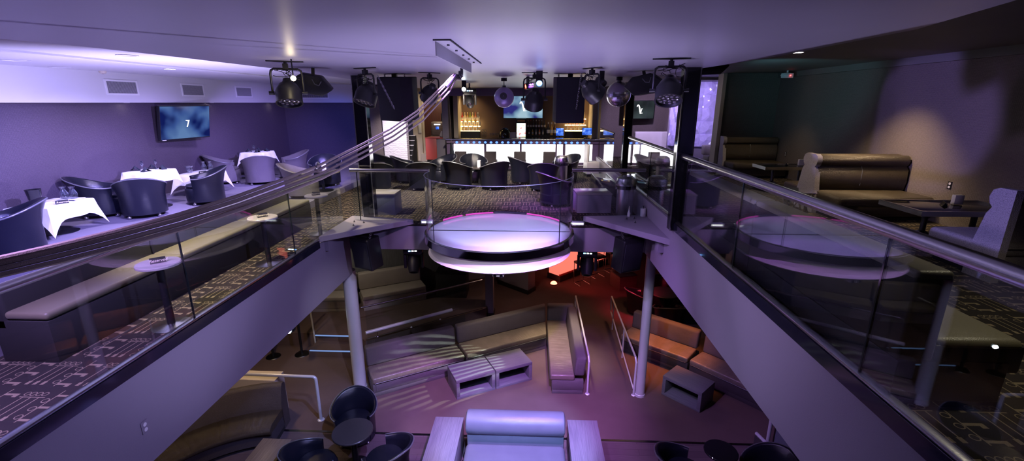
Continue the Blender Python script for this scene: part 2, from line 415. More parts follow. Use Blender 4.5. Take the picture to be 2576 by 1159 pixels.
SP('wall_lower_stub', M['fascia'], [(-1.1, 14.5), (-.08, 13.6), (.14, 13.95), (-.85, 14.95)], ZL, -.5)
SP('baseboard_pier', M['black_matte'], [(-1.3, 11.93), (-1.04, 11.93), (-1.04, 12.32), (-1.3, 12.32)], ZL, ZL+.12)
SP('baseboard_stub', M['black_matte'], [(-1.13, 14.47), (-.08, 13.57), (.17, 13.95), (-.85, 15.0)], ZL, ZL+.14)
# upper walls
S('wall_left', M['wallpaper'], (-8.95, -8.75, -3, 16.5, ZF, 2.83))
S('wall_left_rear', M['wallpaper'], (-8.8, -5.25, 16.3, 16.5, ZF, 2.83))
S('wall_left_return', M['wallbrown'], (-6.0, -5.25, 16.22, 16.32, 0, 2.8))
S('wall_soffit_left', M['ceil_white'], (-8.8, -8.52, -3, 16.4, 2.25, 2.84))
S('wall_soffit_rear', M['ceil_white'], (-8.55, -6.0, 16.05, 16.35, 2.25, 2.84))
S('wall_feature_white', M['wavepanel'], (-5.24, -4.42, 16.15, 16.45, 0, 2.75))
S('wall_corridor', M['cream'], (-4.7, -4.35, 18.2, 18.6, 0, 2.8), (-4.35, -2.7, 18.5, 18.7, 0, 2.8))
S('wall_bar_left', M['cream'], (-2.86, -2.7, 16.9, 18.6, 0, 2.8))
S('wall_bar_pier', M['fascia'], (-3.2, -2.98, 16.5, 18.4, 1.0, 2.75))
S('wall_bar_back', M['barwall'], (-2.8, 2.4, 17.85, 18.0, 0, 2.8))
S('wall_bar_header', M['purple_frame'], (-3.1, 2.4, 16.35, 16.6, 2.47, 2.75))
S('wall_bar_right', M['cream'], (2.12, 2.3, 16.7, 17.9, 0, 2.8))
S('wall_right_lounge', M['wallbrown'], (2.3, 5.0, 16.3, 16.5, 0, 3.0))
S('wall_right_pier', M['wallbrown'], (2.28, 2.62, 15.85, 16.35, 0, 3.0))
S('wall_right', M['wallbrown'], (6.4, 6.6, -3, 16.5, ZR, 3.0))
S('wall_right_rear', M['wallbrown'], (5.0, 6.45, 12.7, 12.9, ZR, 3.0))
S('wall_right_end', M['cream'], (4.93, 5.02, 12.66, 13.0, ZR, 3.0))
S('wall_rear', M['ceil_dark'], (-9, 7, -3.2, -3, -3.8, 3.1))
# ceilings
cl = [(-5.0, -3), (-4.5, 2), (-4.12, 3.4), (-3.9, 4.2), (-3.8, 5.2), (-3.72, 6.6), (-3.74, 8), (-3.8, 10), (-3.9, 18.7),
      (2.25, 18.7), (2.25, 9), (2.32, 7.7), (2.46, 6.5), (2.57, 5.2), (2.55, 3.4), (2.3, 2.5), (1.9, 1.2), (1.4, -3)]
SP('ceiling', M['ceil'], cl, 2.72, 2.82)
S('ceiling_left', M['ceil_white'], (-9, -3.6, -3, 18.7, 2.84, 2.94))
S('ceiling_right', M['ceil_dark'], (1.3, 6.8, -3, 18.7, 2.98, 3.08))
S('trim_6', M['ceil_white'], (-6.1, -6.0, -3, 16, 2.815, 2.845))       # shallow bead on the left ceiling
S('trim_7', M['ceil_dark'], (6.32, 6.42, -3, 12.7, 2.86, 2.99))
# red door with frame, steps of the corridor
d = struct(MB().box(-4.28, -3.1, 18.40, 18.47, .3, 2.3).ob('door_1', M['red_wood_door']))
h = MB().cyl((-3.2, 18.36, 1.05), (-3.2, 18.36, 1.5), .02).ob('door_handle', M['steel'], d)
b = MB(); b.box(-4.4, -4.28, 18.38, 18.5, 0, 2.42); b.box(-4.4, -2.98, 18.38, 18.5, 2.3, 2.42); b.box(-4.4, -3.0, 18.1, 18.5, 0, .3)
struct(b.ob('trim_8', M['cream']))
t = T('stair_flight', 'narrow dark stair flight with white nosings beside the white wave panel', 'stairs', (-4.62, 16.9, 0))
b = MB(); c = MB()
for k in range(6):
    b.box(-.13, .12, .16*k, .16*(k+1), 0, .17*(k+1)); c.box(-.13, .12, .16*k-.012, .16*k+.02, .17*(k+1)-.005, .17*(k+1)+.02)
b.ob('steps', M['black_matte'], t); c.ob('nosings', M['white_plastic'], t).__setitem__('label', 'white stair nosings')
# ---------------------------------------------------------------- glass balustrades
def balustrade(name, label, group, pts, z0, z1, joints, railr, railmat, postz=None, edge=True, chan=True):
    """straight glass guard from pts[0] to pts[1]"""
    t = T(name, label, 'railing', (pts[0][0], pts[0][1], z0), 0, group)
    p0 = Vector((0, 0, 0)); p1 = Vector((pts[1][0]-pts[0][0], pts[1][1]-pts[0][1], 0)); L = p1.length; d = p1/L; n = Vector((-d.y, d.x, 0))*.006
    js = [0]+joints+[L]
    for a, c in zip(js, js[1:]):
        A, C = d*(a+.006), d*(c-.006)
        b = MB(); b.prism([(A-n)[:2], (C-n)[:2], (C+n)[:2], (A+n)[:2]], .005, z1-z0-railr*.6); b.ob('glass_pane', M['glass'], t)
        if edge and c != L:
            E = d*c; nn = n*1.2; dd = d*.007
            b = MB(); b.prism([(E-dd-nn)[:2], (E+dd-nn)[:2], (E+dd+nn)[:2], (E-dd+nn)[:2]], .004, z1-z0-railr*.8); b.ob('joint', M['glass_edge_dark'], t)
    if railr:
        b = MB(); b.tube([p0+Vector((0, 0, z1-z0)), p1+Vector((0, 0, z1-z0))], railr, 20); b.ob('handrail', railmat, t)
    if chan:
        b = MB(); k = n*5
        b.prism([(p0-k)[:2], (p1-k)[:2], (p1+k)[:2], (p0+k)[:2]], -.012, .016, .004); b.ob('base_channel', M['steel'], t)
    return t
RAIL = 'glass balustrades round the balcony opening'
balustrade('glass_balustrade', 'long glass balustrade with chrome handrail along the left balcony edge', RAIL, [(XL-.02, -.6), (XL-.02, 8.2)], .045, 1.05, [1.9+.6, 4.25+.6, 6.38+.6], .036, M['steel'])
balustrade('glass_balustrade', 'long glass balustrade with thick violet-lit handrail along the right terrace edge', RAIL, [(XR+.02, -.6), (XR+.02, 6.72)], .515, 1.50, [2.76+.6, 4.76+.6], .046, M['steel'])
balustrade('glass_balustrade', 'right glass balustrade continuing behind the black post toward the bar', RAIL, [(XR+.04, 6.95), (XR+.04, 10.65)], .515, 1.49, [1.7], .036, M['steel'])
balustrade('glass_balustrade', 'short glass balustrade facing the camera left of the round stage', RAIL, [(-3.36, 8.27), (-1.88, 8.27)], .06, 1.05, [.12], .034, M['steel'], chan=False)
balustrade('glass_balustrade', 'short glass balustrade facing the camera right of the round stage', RAIL, [(.74, 8.42), (2.08, 8.42)], .06, 1.06, [], .034, M['steel'], chan=False)
balustrade('glass_balustrade', 'low glass screen at the far end of the right terrace beside the bar', RAIL, [(XR+.05, 12.7), (XR+.05, 15.3)], .515, 1.45, [], .02, M['steel_dark'], edge=False)
# posts
def post(label, x0, x1, y0, y1, z0, z1):
    t = T('black_post', label, 'post', ((x0+x1)/2, (y0+y1)/2, z0), 0, 'black mirrored posts')
    w, d, h = (x1-x0)/2, (y1-y0)/2, z1-z0
    MB().box(-w, w, -d, d, 0, h, .004, 1).ob('shaft', M['black_gloss'], t)
    b = MB()
    for sx in (-1, 1): b.box(sx*w-.008, sx*w+.008, -d-.008, -d+.008, 0, h)
    b.ob('edge_trim', M['steel'], t)
post('black mirrored post standing at the left corner of the balcony opening', -3.27, -3.05, 8.5, 8.7, 0, 2.72)
post('black mirrored post standing at the right corner between two glass balustrades', 2.1, 2.32, 6.76, 6.93, .38, 2.72)
post('thin black mirrored post standing near the far bar', 2.42, 2.62, 12.4, 12.6, .42, 2.98)
# triangular speaker shelves
def shelf(label, poly, z0, z1, bolts, br):
    t = T('corner_shelf', label, 'shelf', (0, 0, 0), 0, 'triangular corner shelves')
    MB().prism(poly, z0, z1, .006, 1).ob('shelf_board', M['fascia'], t)
    for x, y in bolts:
        b = MB().cyl((x, y, z1-.01), (x, y, z1+.035), .006, n=8); b.cyl((x, y, z1), (x, y, z1+.01), .018, n=8); b.ob('bolt', M['steel_dark'], t)
    MB().box(*br).ob('bracket', M['fascia'], t)
shelf('triangular purple-grey shelf across the left corner of the balcony', [(-3.53, 7.12), (-2.25, 8.36), (-3.53, 8.6)], .005, .105, [(-3.3, 8.1), (-3.1, 8.05), (-3.22, 7.85)], (-3.56, -3.46, 7.3, 7.5, -.2, .01))
shelf('triangular purple-grey shelf across the right corner of the balcony', [(2.18, 6.92), (2.18, 8.55), (.98, 8.42)], .09, .19, [(1.75, 8.2), (1.9, 8.25), (1.85, 7.95)], (2.08, 2.2, 7.2, 7.4, -.12, .1))
# round stage
t = T('round_stage', 'round white glass-topped dance stage projecting from the balcony', 'stage', (-.56, 7.77, 0))
MB().lathe([(0, .055), (1.252, .055), (1.252, .02), (0, .02)], 72).ob('stage_top', M['disc_frost'], t)
b = MB().lathe([(1.25, .075), (1.258, .085), (1.30, .085), (1.31, .08), (1.31, -.045), (1.27, -.05), (1.25, .0), (1.25, .075)], 96)
b.ob('chrome_rim', M['chrome'], t, 25)
MB().lathe([(1.25, -.04), (1.235, -.06), (1.225, -.22), (1.26, -.265), (1.235, -.285), (0, -.285), (0, -.06)], 72).ob('drum', M['drum'], t)
b = MB().box(-1.24, 1.24, -.012, .012, .05, .062); b.ob('seam', M['steel_dark'], t)
for r0, r1, mt in ((30, 68, 'e_ledpink'), (100, 126, 'e_ledpink'), (130, 152, 'e_ledpink')):
    pts = [(1.262*math.cos(R(a)), 1.262*math.sin(R(a)), .095) for a in range(r0, r1+1, 2)]
    MB().tube(pts, .015, 8).ob('light_strip', M[mt], t)
pts = [(1.262*math.cos(R(a)), 1.262*math.sin(R(a)), .10) for a in range(69, 100, 2)]
MB().tube(pts, .02, 8).ob('dark_strip', M['black_trim'], t)
# curved glass round the stage front
t = T('curved_glass_guard', 'frameless curved glass guard standing round the front of the round stage', 'railing', (-.56, 7.77, .086))
for a0, a1 in ((172, 217), (217.6, 322.4), (323, 368)):
    n = 20; b = MB()
    prof = [(1.262, 0), (1.274, 0), (1.274, 1.0), (1.262, 1.0), (1.262, 0)]
    b.lathe(prof, n, a0=R(a0), a1=R(a1)); b.ob('glass_pane', M['glass'], t)
    b = MB().lathe([(1.2615, .994), (1.2745, .994), (1.2745, 1.001), (1.2615, 1.001), (1.2615, .994)], n, a0=R(a0), a1=R(a1)); b.ob('polished_edge', M['glass_rim'], t)
for a in (217.3, 322.7):
    MB().cyl((1.268*math.cos(R(a)), 1.268*math.sin(R(a)), 0), (1.268*math.cos(R(a)), 1.268*math.sin(R(a)), 1.0), .008, n=6).ob('joint', M['glass_edge_dark'], t)
for sx, y in ((-1, 8.3), (1, 8.3)):
    tt = T('glass_clamp', ['', 'lit acrylic block clamping the glass right of the round stage', 'lit acrylic block clamping the glass left of the round stage'][sx], 'clamp', (-.56+sx*1.45, 8.47, .0))
    MB().box(-.12, .12, -.05, .05, 0, .07, .008).ob('block', M['porcelain'], tt)
    MB().box(-.1, .1, -.054, -.05, .02, .05).ob('light_strip', M['e_logo'], tt)
# ================================================================ furniture builders
def tub_chair(name, label, loc, rz, group, mats=('leather_black', 'leather_black'), s=1.0, flare=.09):
    """barrel chair, open to -y"""
    t = T(name, label, 'chair', loc, rz, group)
    shell, seat = M[mats[0]], M[mats[1]]
    def top(a):
        d = min(1, abs(a-90)/128); k = .5+.5*math.cos(PI*d); return .56+.21*k**1.2
    b = MB(); b.M = Matrix.Diagonal((1.13*s, 1.13*s, s, 1)); n = 34; rows = []; pipe = []
    for i in range(n+1):
        a = -38+256*i/n; ca, sa = math.cos(R(a)), math.sin(R(a)); h = top(a)
        d = min(1, abs(a-90)/128); fl = flare*(1-d)**1.0+.012
        prof = []
        for z in (.075, .085, .25, .42): prof.append((.315+.01*z, z))
        for k in (.55, .8, .93): z = .42+(h-.42)*k; prof.append((.322+fl*k**1.6, z))
        ro = .322+fl
        for q in (20, 60, 100, 140, 170): prof.append((ro-.024+.026*math.cos(R(q)), h-.008+.026*math.sin(R(q))))
        for k in (.85, .6, .3): z = .42+(h-.42)*k; prof.append((.262+fl*k**1.6, z))
        prof.append((.252, .36))
        rows.append([b.v((r*ca, r*sa, z)) for r, z in prof]); pipe.append((ro*ca*s*1.13, ro*sa*s*1.13, (h+.004)*s))
    for A, B in zip(rows, rows[1:]):
        for j in range(len(A)-1): b.f([A[j], B[j], B[j+1], A[j+1]])
    b.f(rows[0][::-1]); b.f(rows[-1])
    sh = b.ob('shell', shell, t, 50)
    MB().tube(pipe, .011*s, 6).ob('piping', M['leather_piping'], sh)
    b = MB(); b.M = Matrix.Diagonal((1.13*s, 1.13*s, s, 1))
    b.lathe([(0, .44), (.2, .438), (.255, .425), (.268, .40), (.262, .36), (0, .36)], 28, (0, -.03, 0)).ob('seat_cushion', seat, t)
    b = MB(); b.M = Matrix.Diagonal((1.13*s, 1.13*s, s, 1))
    b.lathe([(0, .37), (.29, .36), (.305, .33), (.30, .075), (0, .075)], 28, (0, -.015, 0)).ob('base', shell, t)
    for sx, sy in ((-1, -1), (1, -1), (-1, 1), (1, 1)):
        b = MB(); b.M = Matrix.Diagonal((1.13*s, 1.13*s, s, 1))
        b.sph((.2*sx, .2*sy, .032), .032, 10, 6); b.cyl((.2*sx, .2*sy, .04), (.2*sx, .2*sy, .08), .014, n=8); b.ob('caster', M['steel'], t)
    return t
def cloth_mesh(a, c, z, drop, corner, seed):
    """square cloth over a table of half sizes a, c"""
    rnd = random.Random(seed); b = MB(); N = 48; rings = []
    ph = [rnd.uniform(0, TAU) for _ in range(4)]
    def outline(k):
        u = 4*k/N; s_, f = int(u) % 4, u-int(u)
        P = [(-a, -c), (a, -c), (a, c), (-a, c)]; p, q = P[s_], P[(s_+1) % 4]
        return p[0]+(q[0]-p[0])*f, p[1]+(q[1]-p[1])*f, f
    levels = [(0, 0), (.03, .012), (.3, .02), (.65, .045), (1, .07)]
    for lv, off in levels:
        ring = []
        for k in range(N):
            x, y, f = outline(k); cornerness = max(0, 1-min(f, 1-f)*4.5)**1.5
            L = math.hypot(x/a, y/c); nx, ny = x/a/L, y/c/L
            wave = math.sin(f*TAU*2.5+ph[int(4*k/N) % 4])*.022*lv*(1-cornerness)
            o = off+wave+cornerness*.07*lv
            ring.append(b.v((x+nx*o, y+ny*o, z-.004*lv-(drop+corner*cornerness)*lv)))
        rings.append(ring)
    ctr = [b.v((q.co.x*.5, q.co.y*.5, z+.001)) for q in rings[0]]
    for A, B in zip([ctr]+rings, rings):
        for k in range(N): b.f([A[k], A[(k+1) % N], B[(k+1) % N], B[k]])
    b.f(ctr)
    return b
def pedestal_table(name, label, loc, topz, r, mats, group=None, colr=.035, baser=.24, cat='table', square=None, rz=0):
    t = T(name, label, cat, loc, rz, group)
    b = MB()
    if square: b.box(-square[0], square[0], -square[1], square[1], topz-.035, topz, .006)
    else: b.lathe([(0, topz), (r-.008, topz), (r, topz-.008), (r, topz-.026), (r-.008, topz-.032), (0, topz-.032)], 48)
    b.ob('table_top', M[mats[0]], t)
    MB().cyl((0, 0, .02), (0, 0, topz-.03), colr, n=18).ob('column', M[mats[1]], t)
    MB().lathe([(0, .035), (colr+.01, .032), (baser*.5, .018), (baser, .01), (baser, 0), (0, 0)], 32).ob('base', M[mats[2]], t)
    return t
def reserved_sign(label, loc, rz, w=.16, group='reserved table signs'):
    t = T('table_sign', label, 'sign', loc, rz, group)
    b = MB(); h = .055
    b.prism([(-.03, 0), (.03, 0), (0, h)], -w/2, w/2); o = b.ob('sign_board', M['sign_black'], t)
    o.rotation_euler = (R(90), 0, R(90))
    text_part('Reserved', .04, M['sign_gold'], t, (0, -.0185, h*.46), (R(61), 0, 0))
    return t
def lathe_thing(name, label, cat, loc, prof, mat, group=None, n=24, part=None):
    o = MB().lathe(prof, n).ob(name, mat); o.location = loc; return tag(o, label, cat, group)
CAR = [(0, .004), (.05, .004), (.058, .03), (.058, .09), (.032, .15), (.03, .17), (.048, .205), (.045, .205), (.027, .17), (.029, .15), (.054, .09), (.054, .03), (0, .01)]
FLUTE = [(0, .004), (.034, .003), (.034, .0), (0, .0), (.004, .006), (.004, .09), (.026, .13), (.027, .20), (.025, .20), (.023, .13), (0, .095)]
def napkin(label, loc, rz, group):
    b = MB(); s_ = .085
    b.grid(lambda u, v: ((u-.5)*2*s_*(1-.12*v), (v-.5)*1.1*s_, .095*(1-abs(u-.5)*2)**.9*(1-.55*abs(v-.5)*2)+.006), 10, 4)
    P = b.prism([(-s_, -s_*.5), (s_, -s_*.5), (s_, s_*.5), (-s_, s_*.5)], 0, .008)
    o = b.ob('napkin', M['napkin']); o.location = loc; o.rotation_euler = (0, 0, rz); return tag(o, label, 'napkin', group)
def sofa(name, label, p, q, z, D, seat_h, back_h, back_t, mats, group=None, plinth=.1, split=0, arm_l=0, arm_r=0, drawer=False, cat='sofa', base_in=.02, end=False, mitre=0):
    """bench sofa whose seat front runs from p to q (xy); the back is to the left of p->q"""
    def mit(b, L_):
        for v_ in b.b.verts:
            if mitre and v_.co.x > L_-.08: v_.co.x += v_.co.y*mitre
        return b
    dx, dy = q[0]-p[0], q[1]-p[1]; L = math.hypot(dx, dy)
    t = T(name, label, cat, (p[0], p[1], z), math.atan2(dy, dx), group)
    mit(MB().box(.01, L-.01, base_in+.01, D-.02, 0, plinth, .004), L).ob('plinth', M[mats[0]], t)
    b = mit(MB().box(0, L, base_in, D-.01, plinth, seat_h-.13, .012), L); bs = b.ob('base', M[mats[0]], t)
    ns = max(1, split)
    for k in range(ns):
        a, c = L*k/ns+.004, L*(k+1)/ns-.004
        b = MB()
        def fn(u, v, a=a, c=c):
            return (a+(c-a)*u, -.012+(D-back_t+.03)*v, 0)
        b.box(a, c, -.012, D-back_t+.02, seat_h-.13, seat_h, .035, 4); mit(b, L); sq = b.ob('seat_cushion', M[mats[1]], t)
        b = MB(); sl = .05
        vs = mit(b.box(a, c, D-back_t, D, seat_h-.02, back_h, .045, 4), L)
        for vv in b.b.verts:
            if vv.co.z > seat_h+.05: vv.co.y += .04*(vv.co.z-seat_h)/(back_h-seat_h)
        b.ob('backrest', M[mats[2]], t)
        b = MB(); b.tube([(a+.04, -.014, seat_h-.118), (c-.04, -.014, seat_h-.118)], .007, 6); b.ob('piping', M['leather_piping'], sq)
    if end:
        b = MB().box(-.2, -.004, -.0, D, plinth, back_h, .045, 4); b.ob('end_rest', M[mats[2]], t)
    if drawer:
        b = MB(); b.box(.06, min(.55, L*.4), base_in-.012, base_in+.01, plinth+.03, seat_h-.16, .004); b.ob('front_panel', M[mats[0]], bs)
    return t

# ================================================================ left terrace
GD = 'dining chairs on the left terrace'
ch = tub_chair('tub_chair', 'black tub chair with its back to the camera at the nearer dining table', (-7.42, 8.24, ZF), R(215), GD)
def chair(label, x, y, z, rz, group, src=None, s=None):
    return dup(src or ch, (x, y, z), R(rz), label, group)
chair('black flared tub chair against the wall at the nearer dining table, left of it', -8.22, 8.2, ZF, 125, GD)
chair('black tub chair at the right of the nearer dining table', -7.06, 9.44, ZF, -52, GD)
chair('grey-lit tub chair cropped by the left photo border', -7.35, 5.85, ZF, -45, GD)
gch = tub_chair('tub_chair', 'grey tub chair with its back to the camera at the farther dining table', (-7.3, 11.9, ZF), R(213), GD, ('vinyl_grey', 'vinyl_grey'))
chair('grey tub chair against the wall left of the farther dining table', -8.25, 11.9, ZF, 125, GD, gch)
chair('grey tub chair with curled back right of the farther dining table', -6.9, 12.9, ZF, -52, GD, gch)
chair('pale tub chair just behind the webbing straps past the farther dining table', -5.3, 10.2, ZF, 105, GD, gch)
chair('black tub chair farthest along the left terrace, beside a white card', -5.4, 11.7, ZF, 20, GD)
# dining tables with cloths
def cloth_table(nlabel, clabel, x, y, a, c, topz, drop, corner, rz, seed, group):
    t = pedestal_table('dining_table' if topz > .6 else 'low_table', nlabel, (x, y, ZF), topz-.006, .3, ('dark_top', 'black', 'black'), group, .04, .27, square=(a-.01, c-.01), rz=rz)
    b = cloth_mesh(a, c, topz, drop, corner, seed); o = b.ob('tablecloth', M['cloth'], ang=60)
    o.location = (x, y, ZF); o.rotation_euler = (0, 0, rz); tag(o, clabel, 'tablecloth', 'white tablecloths')
    return t
G2 = 'cloth-covered tables on the left terrace'
cloth_table('low pedestal table nearest the camera under a draped white cloth', 'white tablecloth on the nearest low table, its corners reaching the floor', -7.95, 7.05, .33, .42, .50, .22, .24, R(4), 1, G2)
cloth_table('nearer dining table under a white cloth ringed by black chairs', 'white tablecloth on the nearer dining table set with dark napkins', -7.85, 9.02, .31, .31, .76, .20, .2, R(2), 2, G2)
cloth_table('low pedestal table between the two dining tables', 'white tablecloth on the low table between the two dining tables', -7.85, 10.45, .33, .42, .50, .22, .22, R(3), 3, G2)
cloth_table('farther dining table under a white cloth ringed by grey chairs', 'white tablecloth on the farther dining table', -7.8, 12.75, .31, .31, .76, .20, .2, R(2), 4, G2)
zt = ZF+.50
lt = T('serving_tray', 'white footed tray under the carafes on the nearest low table', 'tray', (-7.85, 7.3, zt), R(5))
MB().box(-.16, .16, -.1, .1, .02, .028, .003).ob('plate', M['porcelain'], lt)
for sx in (-1, 1): MB().box(sx*.12-.012, sx*.12+.012, -.07, .07, 0, .022).ob('foot', M['porcelain'], lt)
for (x, y, lb) in ((-7.93, 7.28, 'left glass carafe on the footed tray of the nearest low table'), (-7.79, 7.3, 'right glass carafe on the footed tray of the nearest low table')):
    lathe_thing('carafe', lb, 'carafe', (x, y, zt+.029), CAR, M['glass_ware'], 'glass carafes')
lathe_thing('ice_bucket', 'dark glass ice bucket on the nearest low table', 'bucket', (-8.12, 6.98, zt+.022), [(0, .004), (.07, .004), (.075, .02), (.10, .21), (.104, .215), (.1, .216), (.07, .03), (0, .02)], M['black_gloss'])
o = MB().box(-.15, .15, -.11, .11, 0, .02, .004).ob('saucer_tray', M['porcelain']); o.location = (-8.1, 6.97, zt+.002); tag(o, 'white flat tray under the ice bucket', 'tray')
reserved_sign('black reserved sign on the nearest low table beside the carafes', (-7.72, 7.02, zt+.002), R(62))
for (x, y, lb) in ((-7.93, 10.7, 'left glass carafe on the low table between the dining tables'), (-7.8, 10.75, 'right glass carafe on the low table between the dining tables')):
    lathe_thing('carafe', lb, 'carafe', (x, y, zt+.029), CAR, M['glass_ware'], 'glass carafes')
o = MB().box(-.17, .17, -.1, .1, .0, .026, .004).ob('saucer_tray', M['porcelain']); o.location = (-7.85, 10.72, zt+.002); tag(o, 'white tray under the carafes between the dining tables', 'tray')
lathe_thing('pitcher', 'wide clear glass pitcher on the low table between the dining tables', 'pitcher', (-8.08, 10.4, zt+.002), [(0, .004), (.05, .004), (.075, .07), (.07, .13), (.10, .165), (.092, .165), (.064, .13), (.068, .07), (0, .02)], M['glass_ware'])
reserved_sign('black reserved sign on the low table between the dining tables', (-7.72, 10.35, zt+.002), R(62))
zt = ZF+.76
i = 0
for (tx, ty, nm, n) in ((-7.9, 9.05, 'nearer', 3), (-7.8, 12.75, 'farther', 2)):
    for (dx, dy, rz, lb) in ((-.2, -.08, 20, 'wall side'), (.12, -.2, 80, 'balcony side'), (.2, .14, 150, 'bar side'), (-.08, .2, 200, 'far corner')):
        napkin('black folded napkin on the %s dining table, %s' % (nm, lb), (tx+dx, ty+dy, zt+.002), R(rz), 'folded napkins')
    for k, (dx, dy) in enumerate(((-.04, -.1), (.03, -.16), (.08, .12))[:n]):
        lathe_thing('champagne_flute', 'clear flute on the %s dining table, %s' % (nm, ['left of the pair', 'right of the pair', 'farthest back'][k]), 'glass', (tx+dx, ty+dy, zt+.003), FLUTE, M['glass_ware'], 'flutes on the dining tables', 14)
o = MB().box(-.05, .05, -.006, .006, 0, .13).ob('table_card', M['paper']); o.location = (-5.1, 10.98, .67); o.rotation_euler = (0, 0, R(20))
tag(o, 'small white card standing on the farthest dark table of the left terrace', 'card')
pedestal_table('low_table', 'dark low table beside the farthest black chair on the left terrace', (-5.15, 10.95, ZF), .52, .34, ('dark_top', 'black', 'black'))
# television on the left wall
t = T('television', 'wide television showing a blue picture, tilted off the left wall', 'television', (-8.40, 10.98, 1.79), R(90-4))
t.rotation_euler = (R(10), 0, R(82))
MB().box(-.70, .70, -.03, .05, -.40, .40, .01).ob('housing', M['black'], t)
scr = MB().box(-.685, .685, -.034, -.029, -.37, .385).ob('screen', M['screen_left'], t)
b = MB(); b.prism([(-.02, .06), (.09, .06), (.035, -.10), (.005, -.10), (.05, .03), (-.02, .05)], .034, .036); o = b.ob('logo', M['e_logo'], scr); o.rotation_euler = (R(90), 0, 0)
MB().box(-.66, -.56, -.036, -.03, -.395, -.378).ob('brand_plate', M['white_plastic'], t)
MB().box(-.2, .2, .05, .32, -.2, .2, .01).ob('wall_mount', M['black_matte'], t)
# vents
def vent(label, c, rz, w=.78, h=.30):
    t = T('air_vent', label, 'vent', c, rz, 'air vents in the white soffit')
    b = MB(); f = .035
    for q in ((-w/2, w/2, -h/2, -h/2+f), (-w/2, w/2, h/2-f, h/2), (-w/2, -w/2+f, -h/2+f, h/2-f), (w/2-f, w/2, -h/2+f, h/2-f)): b.box(q[0], q[1], -.015, .0, q[2], q[3])
    b.ob('frame', M['white_plastic'], t)
    MB().box(-w/2+f, w/2-f, -.004, .0, -h/2+f, h/2-f).ob('backing', M['steel_dark'], t)
    b = MB(); n = 26
    for k in range(n):
        x = -w/2+f+(w-2*f)*(k+.5)/n; b.box(x-.006, x+.006, -.012, -.003, -h/2+f, h/2-f)
    b.ob('slats', M['grey_plate'], t)
vent('white slatted air vent nearest the camera in the left soffit', (-8.52, 9.55, 2.55), R(90))
vent('white slatted air vent above the right end of the television', (-8.52, 11.6, 2.55), R(90))
vent('white slatted air vent farthest along the left soffit', (-8.52, 13.7, 2.55), R(90))
vent('white slatted air vent facing the camera behind the hanging speakers', (-7.5, 16.05, 2.52), 0, 1.0, .28)
# left ceiling fittings
def downlight(label, loc, on, r=.085, mat='e_white', group='recessed ceiling lights'):
    t = T('ceiling_light', label, 'light', loc, 0, group)
    b = MB().lathe([(r, 0), (r+.02, -.002), (r+.022, -.006), (r, -.008), (r-.004, 0)], 28); b.ob('trim_ring', M['white_plastic'], t)
    MB().lathe([(0, -.003), (r, -.003), (r, -.001), (0, -.001)], 28).ob('lens', M[mat] if on else M['ceil_white'], t)
downlight('lit round ceiling light over the left terrace', (*W(427, 173, z=2.84)[:2], 2.84), 1)
downlight('unlit round ceiling speaker grille at the far left', (*W(40, 151, z=2.84)[:2], 2.84), 0, .14)
downlight('unlit round ceiling grille above the first air vent', (*W(150, 169, z=2.84)[:2], 2.84), 0, .13)
downlight('dark half-seen ceiling ring at the edge of the lowered ceiling', (*W(320, 139, z=2.84)[:2], 2.84), 0, .10)
t = T('smoke_detector', 'beige smoke detector above the first air vent', 'detector', (-8.35, 9.0, 2.84))
MB().lathe([(0, 0), (.06, 0), (.06, -.02), (.045, -.045), (0, -.05)], 24).ob('housing', M['cream'], t); MB().cyl((0, 0, -.05), (0, 0, -.056), .015, n=12).ob('sensor', M['grey_plate'], t)
for k, (px, lb) in enumerate(((318, 'first'), (532, 'second'), (684, 'third'))):
    p = W(px, 256, x=-8.63); downlight('small lit spot under the left soffit, %s from the left' % lb, (-8.63, p.y, 2.25), 1, .035, 'e_white', 'small spots under the left soffit')
# banquette along the left walkway
t = T('banquette', 'long black banquette with olive seat along the left walkway', 'bench', (-4.42, 3.45, 0), R(90))
Lb = 4.9
for k in range(3):
    a, c = Lb*k/3, Lb*(k+1)/3-.006
    MB().box(a, c, -.2, .2, .405, .48, .03, 4).ob('seat_cushion', M['leather_olive'], t)
    MB().box(a, c, .18, .34, .3, .70, .03, 3).ob('backrest', M['black_matte'], t)
MB().box(0, Lb, -.197, .32, 0, .40, .004).ob('base', M['black_matte'], t)
# cocktail tables and signs
G3 = 'round cocktail tables on the left walkway'
for k, (px, py, lb) in enumerate(((403, 660, 'nearest round cocktail table with a reserved sign'), (660, 545, 'second round cocktail table with a reserved sign'), (795, 490, 'third round cocktail table near the left corner shelf'))):
    p = W(px, py, z=.70); x = min(p.x, -3.75)
    if k == 0: ck = pedestal_table('cocktail_table', lb, (x, p.y, 0), .70, .195, ('table_top', 'black', 'steel'), G3, .036, .185)
    else: dup(ck, (x, p.y, 0), 0, lb, G3)
    reserved_sign('black reserved sign on the %s cocktail table' % ['nearest', 'second', 'third'][k], (x, p.y, .701), R(45), .13)
pedestal_table('cocktail_table', 'small dark round table past the left corner of the opening', (-4.4, 12.6, 0), .62, .3, ('dark_top', 'black', 'steel'), G3, .042, .235)
# power outlet on the left beam
def outlet(label, loc, rz, mat='white_plastic'):
    t = T('power_outlet', label, 'outlet', loc, rz, 'wall outlets')
    MB().box(-.038, .038, -.006, .0, -.06, .06, .003).ob('plate', M['fascia'] if mat != 'white_plastic' else M['sign_black'], t)
    for s_ in (-1, 1): MB().cyl((0, -.009, s_*.026), (0, -.004, s_*.026), .019, n=14).ob('socket', M['white_plastic'], t)
outlet('grey power outlet on the left balcony beam', (XL, 3.4, -.62), R(90), 'g')
outlet('power outlet on the brown right wall above the low glass table', (6.4, 7.2, 1.03), R(-90))
outlet('small power outlet on the right wall beyond the middle booth', (6.4, 11.9, 1.0), R(-90))
